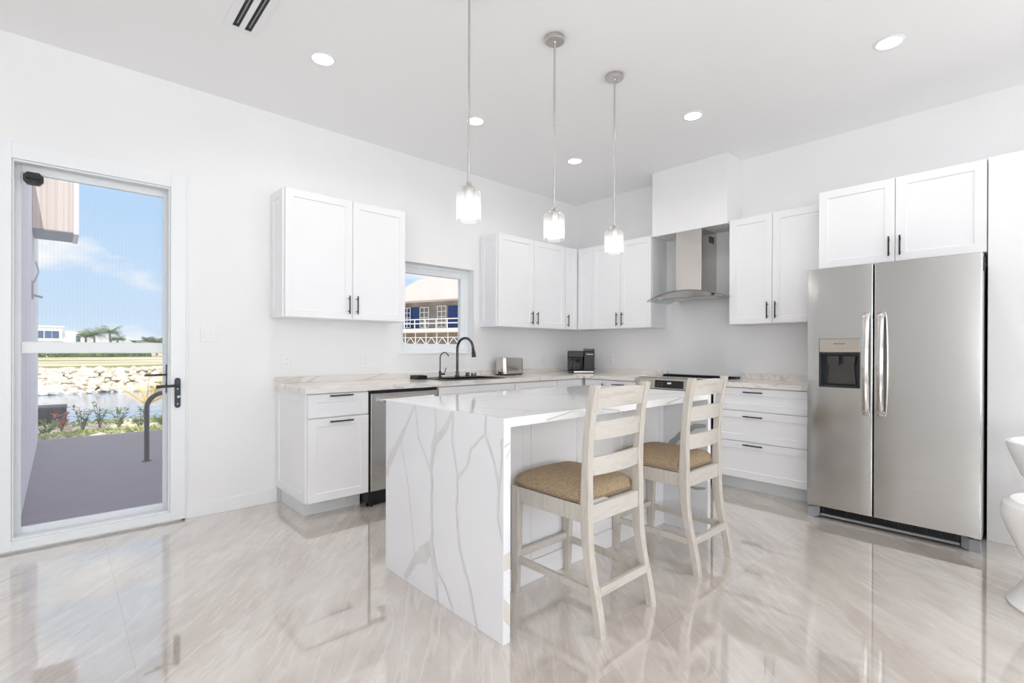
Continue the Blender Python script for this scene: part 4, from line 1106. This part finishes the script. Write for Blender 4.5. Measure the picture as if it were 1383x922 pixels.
# near bank, canal, far bank
def terrain(name, m, x0, x1, prof, nx=40, amp=0.03, sc=1.5, **k):
    b = MB(); n = len(prof) - 1
    def f(u, v):
        i = min(int(v * n + 1e-9), n - 1); t = v * n - i
        y = prof[i][0] * (1 - t) + prof[i + 1][0] * t; z = prof[i][1] * (1 - t) + prof[i + 1][1] * t
        x = x0 + (x1 - x0) * u
        return Vector((x, y, z + amp * noise.noise(Vector((x * sc, y * sc, 0)))))
    b.grid(f, nx, n * 4)
    return struct(name, b, m, keep=True)
terrain('ground_near_bank', 'gravel', -8, 14, [(9.141, -.10), (10.4, -.13), (11.9, -.19), (13.3, -.7), (15.5, -1.6)], 120, .05, 3)
b = MB(); b.grid(lambda u, v: Vector((-40 + 90 * u, 13 + 25.5 * v, -1.35)), 1, 1); struct('canal_water', b, 'water', keep=True)
terrain('ground_far_bank', 'sand', -60, 120, [(36.4, -1.8), (37.5, -1.0), (39.5, -.35), (60, -.28), (100, -.26), (150, -.2), (230, -.1)], 80, .05, .5)
# riprap of pale boulders
rb = MB()
def rock(c, s, seed):
    r = bmesh.ops.create_icosphere(rb.bm, subdivisions=1, radius=1)
    for v in r['verts']:
        d = v.co.normalized(); k = 1 + .35 * noise.noise(d * 1.3 + Vector((seed, 0, 0)))
        v.co = Vector((c[0] + d.x * s[0] * k, c[1] + d.y * s[1] * k, c[2] + d.z * s[2] * k))
for i in range(900):
    t = random.random(); x = random.uniform(-3.5, 9.0)
    s_ = random.uniform(.10, .26)
    rock((x, 36.3 + 3.6 * t, -1.35 + 1.15 * min(1, t * 1.5) + random.uniform(-.05, .1)), (s_ * random.uniform(.8, 1.5), s_, s_ * random.uniform(.6, .9)), i * 3.1)
rb.build('riprap', 'rock', None, sharp=20, kind='stuff', label='pale limestone boulders along the far canal bank', category='rocks', keep=True)
rb = MB()
for i in range(420):
    s_ = random.uniform(.02, .055)
    x, y = random.uniform(-.35, 3.2), random.uniform(9.2, 11.6); z = -.10 - (y - 9.14) * .03
    if math.hypot(x - 1.12, y - 10.6) < .2 or any(math.hypot(x - q[0], y - q[1]) < .24 for q in SH): continue
    rock((x, y, z + s_ * .4), (s_ * random.uniform(.8, 1.5), s_, s_ * .75), i * 1.7)
rb.build('pebbles', 'rock', None, sharp=20, kind='stuff', label='pale stones scattered on the near bank beside the terrace', category='stones', keep=True)

def leafcard(mb, p, d, up, ln, w, mi=0):
    d = d.normalized(); s_ = d.cross(up).normalized() if d.cross(up).length > 1e-3 else d.orthogonal().normalized(); nn = s_.cross(d)
    a = p; m1 = p + d * ln * .45 + s_ * w - nn * w * .25; m2 = p + d * ln * .45 - s_ * w - nn * w * .25; c = p + d * ln * .45 + nn * w * .1; t = p + d * ln - nn * ln * .12
    mb._faces([a, m1, t, m2, c], [(0, 1, 4), (1, 2, 4), (0, 4, 3), (4, 2, 3)], mi)
def shrub(loc, h, w, nl, label, m='leaf', leaf=.075, group='young shrubs on the near bank'):
    root = thing('shrub', label, 'shrub', loc, group)
    st, lf = MB(), MB(); o = Vector(loc)
    ns = 5
    for i in range(ns):
        a = 2 * PI * i / ns + random.random(); tip = o + Vector((math.cos(a) * w * .35, math.sin(a) * w * .35, h * random.uniform(.6, 1)))
        mid = o.lerp(tip, .5) + Vector((0, 0, h * .08)); st.tube([o, mid, tip], [.007, .005, .003], 6)
        for k in range(nl // ns):
            t = random.uniform(.25, 1.02); q = o.lerp(tip, t); dd = Vector((random.gauss(0, 1), random.gauss(0, 1), random.uniform(-.1, .9)))
            leafcard(lf, q, dd, Vector((0, 0, 1)), leaf * random.uniform(.7, 1.3), leaf * .27)
    st.build('stem', 'trunk', root); lf.build('foliage', m, root)
for (x, y, h, w, nl, lb, m) in ((-.13, 10.0, .24, .34, 90, 'low green shrub against the foot of the terrace wall', 'leaf'),
        (.04, 10.4, .36, .22, 60, 'small reddish shrub in front of the dark slatted box', 'leafr'),
        (.28, 10.15, .52, .34, 80, 'taller green shrub right of the reddish shrub', 'leaf'),
        (.50, 10.5, .50, .30, 70, 'upright green shrub second right of the reddish one', 'leaf'),
        (.72, 10.15, .40, .30, 80, 'bushy yellow-green shrub in the middle of the bank', 'leaf'),
        (.98, 10.0, .34, .38, 90, 'wide green shrub left of the hoop rail post', 'leaf'),
        (1.24, 9.85, .26, .26, 70, 'small green shrub right of the hoop rail post', 'leaf')):
    shrub((x, y, -.10 - (y - 9.14) * .03), h, w, nl, lb, m)
gc = MB()
for i in range(1500):
    cx_, cy_ = random.choice([(-.2, 9.5), (.15, 9.7), (.42, 9.6), (.8, 9.5), (1.15, 9.4), (.6, 11.2), (0.1, 11.3), (1.5, 9.6), (1.3, 11.0)])
    p = Vector((random.gauss(cx_, .15), min(max(random.gauss(cy_, .12), 9.2), 11.7), -.10))
    p.z -= (p.y - 9.14) * .03
    leafcard(gc, p + Vector((0, 0, random.uniform(0, .07))), Vector((random.gauss(0, 1), random.gauss(0, 1), random.uniform(.2, 1.2))), Vector((0, 0, 1)), .06, .018)
gc.build('ground_cover', 'leaflt', None, kind='stuff', label='low yellow-green ground cover creeping over the pale near bank', category='plants', keep=True)
# yellow palm seedling
yp = thing('yellow_palm', 'small palm with bright yellow fronds behind the hoop rail', 'palm', (1.12, 10.6, -.15))
b = MB(); b.tube([(1.12, 10.6, -.26), (1.11, 10.6, .0), (1.13, 10.6, .22)], [.03, .022, .016], 8); b.build('stem', 'trunk', yp)
def frond(mb, base, az, ln, rise, w, mi=0, drop=.5, seg=10, leaf=True):
    d = Vector((math.cos(az), math.sin(az), 0)); s_ = Vector((-d.y, d.x, 0)); prev = None
    pts = []
    for i in range(seg + 1):
        t = i / seg; pts.append(base + d * ln * t + Vector((0, 0, rise * t - drop * t * t * ln)))
    mb.tube(pts, [w * .06 * (1 - .8 * i / seg) + .002 for i in range(seg + 1)], 5, mi)
    for i in range(1, seg * 2):
        t = i / (seg * 2); j = int(t * seg); q = pts[j].lerp(pts[min(j + 1, seg)], t * seg - j)
        k = math.sin(PI * min(1, t * 1.05 + .06)) * w
        for sg in (-1, 1): leafcard(mb, q, s_ * sg + d * .55 + Vector((0, 0, .15)), Vector((0, 0, 1)), k + .01, w * .10, mi)
for k, (az, ln, rs) in enumerate(((2.9, .42, .45), (.15, .5, .50), (.9, .4, .55), (-.7, .42, .45), (-.1, .45, .3), (1.9, .35, .5), (-1.6, .3, .5))):
    b = MB(); frond(b, Vector((1.13, 10.6, .20)), az, ln, rs, .15, 0, .25); b.build('frond', 'leafy', yp)

# far bank: hedge, palms, white house
def blob_hedge(name, label, x0, x1, y, z0, h, n, m='hedge', dep=2.0, s0=.5):
    mb = MB()
    for i in range(n):
        r = bmesh.ops.create_icosphere(mb.bm, subdivisions=2, radius=1)
        c = Vector((random.uniform(x0, x1), y + random.uniform(-dep, dep) * .5, z0 + random.uniform(.2, .8) * h)); s_ = random.uniform(.6, 1.1) * s0
        for v in r['verts']:
            d = v.co.normalized(); k = 1 + .5 * noise.noise(d * 2.2 + c); v.co = c + d * s_ * k
    mb.build(name, m, None, sharp=10, label=label, category='hedge')
blob_hedge('hedge', 'long clipped dark green hedge beyond the far lawn', -2.0, 11.2, 104, -.25, .75, 150, s0=.5)
def far_palm(x, y, h, label, n=26, ln=2.1):
    root = thing('palm_tree', label, 'palm tree', (x, y, -.25), 'palm trees on the far bank')
    b = MB(); b.tube([(x, y, -.3), (x + .1, y, h * .5), (x, y, h)], [.2, .16, .13], 8); b.build('trunk', 'trunk', root)
    b = MB()
    for i in range(n): frond(b, Vector((x, y, h)), 2 * PI * i / n + random.random() * .3, ln * random.uniform(.8, 1.1), ln * random.uniform(.1, 1.35), .75, 0, .75, 8)
    b.build('crown', 'palm', root)
far_palm(3.3, 108, 3.0, 'short palm tree nearest the white house on the far bank', ln=1.5)
far_palm(4.6, 114, 3.5, 'palm tree with the second tallest crown on the far bank')
far_palm(6.3, 106, 3.7, 'tallest palm tree, just left of the middle of the far bank', ln=2.1)
far_palm(7.9, 115, 2.7, 'low palm tree right of the tallest one', ln=1.5)
far_palm(10.1, 108, 2.0, 'small pale palm standing alone between the two clumps', ln=1.1)
far_palm(12.0, 110, 2.4, 'left palm of the small distant pair', ln=1.4)
far_palm(13.9, 116, 2.3, 'right palm of the small distant pair', ln=1.4)
hs = thing('house', 'white flat-roofed house with a blue glazed front across the canal', 'house', (0, 150, -.2))
b = MB(); b.box(-8, .6, 148, 158, -.3, 5.75); b.box(-8.2, .9, 147.6, 158.2, 5.75, 6.0); b.box(.6, 3.9, 150, 158, -.3, 4.9); b.box(-8.2, 1.0, 147.0, 148, 2.75, 3.0); b.build('walls', 'hbld', hs)
for x in (-6.0, -4.4, -2.9, -1.6, -.4):
    b = MB(); b.box(x - .62, x + .5, 147.93, 148.0, 3.3, 4.9); b.build('window', 'hglass', hs)
b = MB(); b.box(2.9, 3.7, 149.93, 150, 2.6, 4.0); b.build('window', 'hglass', hs)

# neighbouring building seen through the kitchen window
FN = Frame((28.33, 43.23, 0), (.317, -.948, 0), (0, 0, 1), (-.948, -.317, 0))
nb = thing('apartment_building', 'raw concrete building with white balcony and navy doors beyond the window', 'building', (31, 42, -.3))
b = MB(); b.fbox(FN, -9, 12, -.3, 6.3, -6, -1.6); b.build('wall', 'nconc', nb)
b = MB(); b.prism(FN, [(-9, 6.25), (12, 6.25), (12, 9.3), (2.0, 8.95), (-.2, 8.6), (-1.6, 8.35), (-3.1, 7.75), (-9, 6.3)], -6, .3); b.build('roof_parapet', 'nwhite', nb)
b = MB(); b.fbox(FN, -9, 12, 2.93, 3.33, -1.6, .3); bal = b.build('balcony_slab', 'nwhite', nb)
for (p, q) in ((-5.8, -2.75), (1.05, 2.4), (4.8, 6.2)):
    b = MB(); b.fbox(FN, p, q, 3.33, 5.75, -1.6, -1.52); b.build('door', 'navy', nb)
def grille(p, q, r, s_, c, th=.07, nh=5):
    m = MB(); m.fbox(FN, p, p + th, r, s_, c, c + .05); m.fbox(FN, q - th, q, r, s_, c, c + .05); m.fbox(FN, (p + q) / 2 - th / 2, (p + q) / 2 + th / 2, r, s_, c, c + .05)
    for i in range(nh): 
        z = r + (s_ - r - th) * i / (nh - 1); m.fbox(FN, p + th, (p + q) / 2 - th / 2, z, z + th, c, c + .045); m.fbox(FN, (p + q) / 2 + th / 2, q - th, z, z + th, c, c + .045)
    return m.build('window_grille', 'grille', nb)
grille(-2.70, -1.45, 3.5, 5.72, -1.5); grille(-.35, .85, 3.5, 5.78, -1.5); grille(-4.9, -3.9, 3.5, 5.72, -1.4)
b = MB()
for z in (4.27, 3.84): b.fbox(FN, -9, 12, z - .05, z + .05, .2, .26)
for i in range(16): b.fbox(FN, -9 + i * 1.4, -8.93 + i * 1.4, 3.33, 4.3, .2, .26)
b.build('balcony_rail', 'grille', nb)
b = MB()
for i in range(15):
    a = -9 + i * 1.4
    for (p, q, r, s_) in ((a, a + .7, 1.6, 2.4), (a + .7, a + 1.4, 2.4, 1.6)):
        P0, P1 = FN.pt(p, r, .05), FN.pt(q, s_, .05); b.cyl(P0, P1, .035, n=6)
    b.cyl(FN.pt(a, -.2, .05), FN.pt(a, 2.93, .05), .045, n=6)
for z in (1.6, 2.4): b.cyl(FN.pt(-9, z, .05), FN.pt(12, z, .05), .03, n=6)
b.build('lower_trellis', 'grille', nb)
b = MB(); b.grid(lambda u, v: Vector((10 + 60 * u, 5 + 60 * v, -.3)), 1, 1); struct('ground_beside_house', b, 'gravel', keep=True)
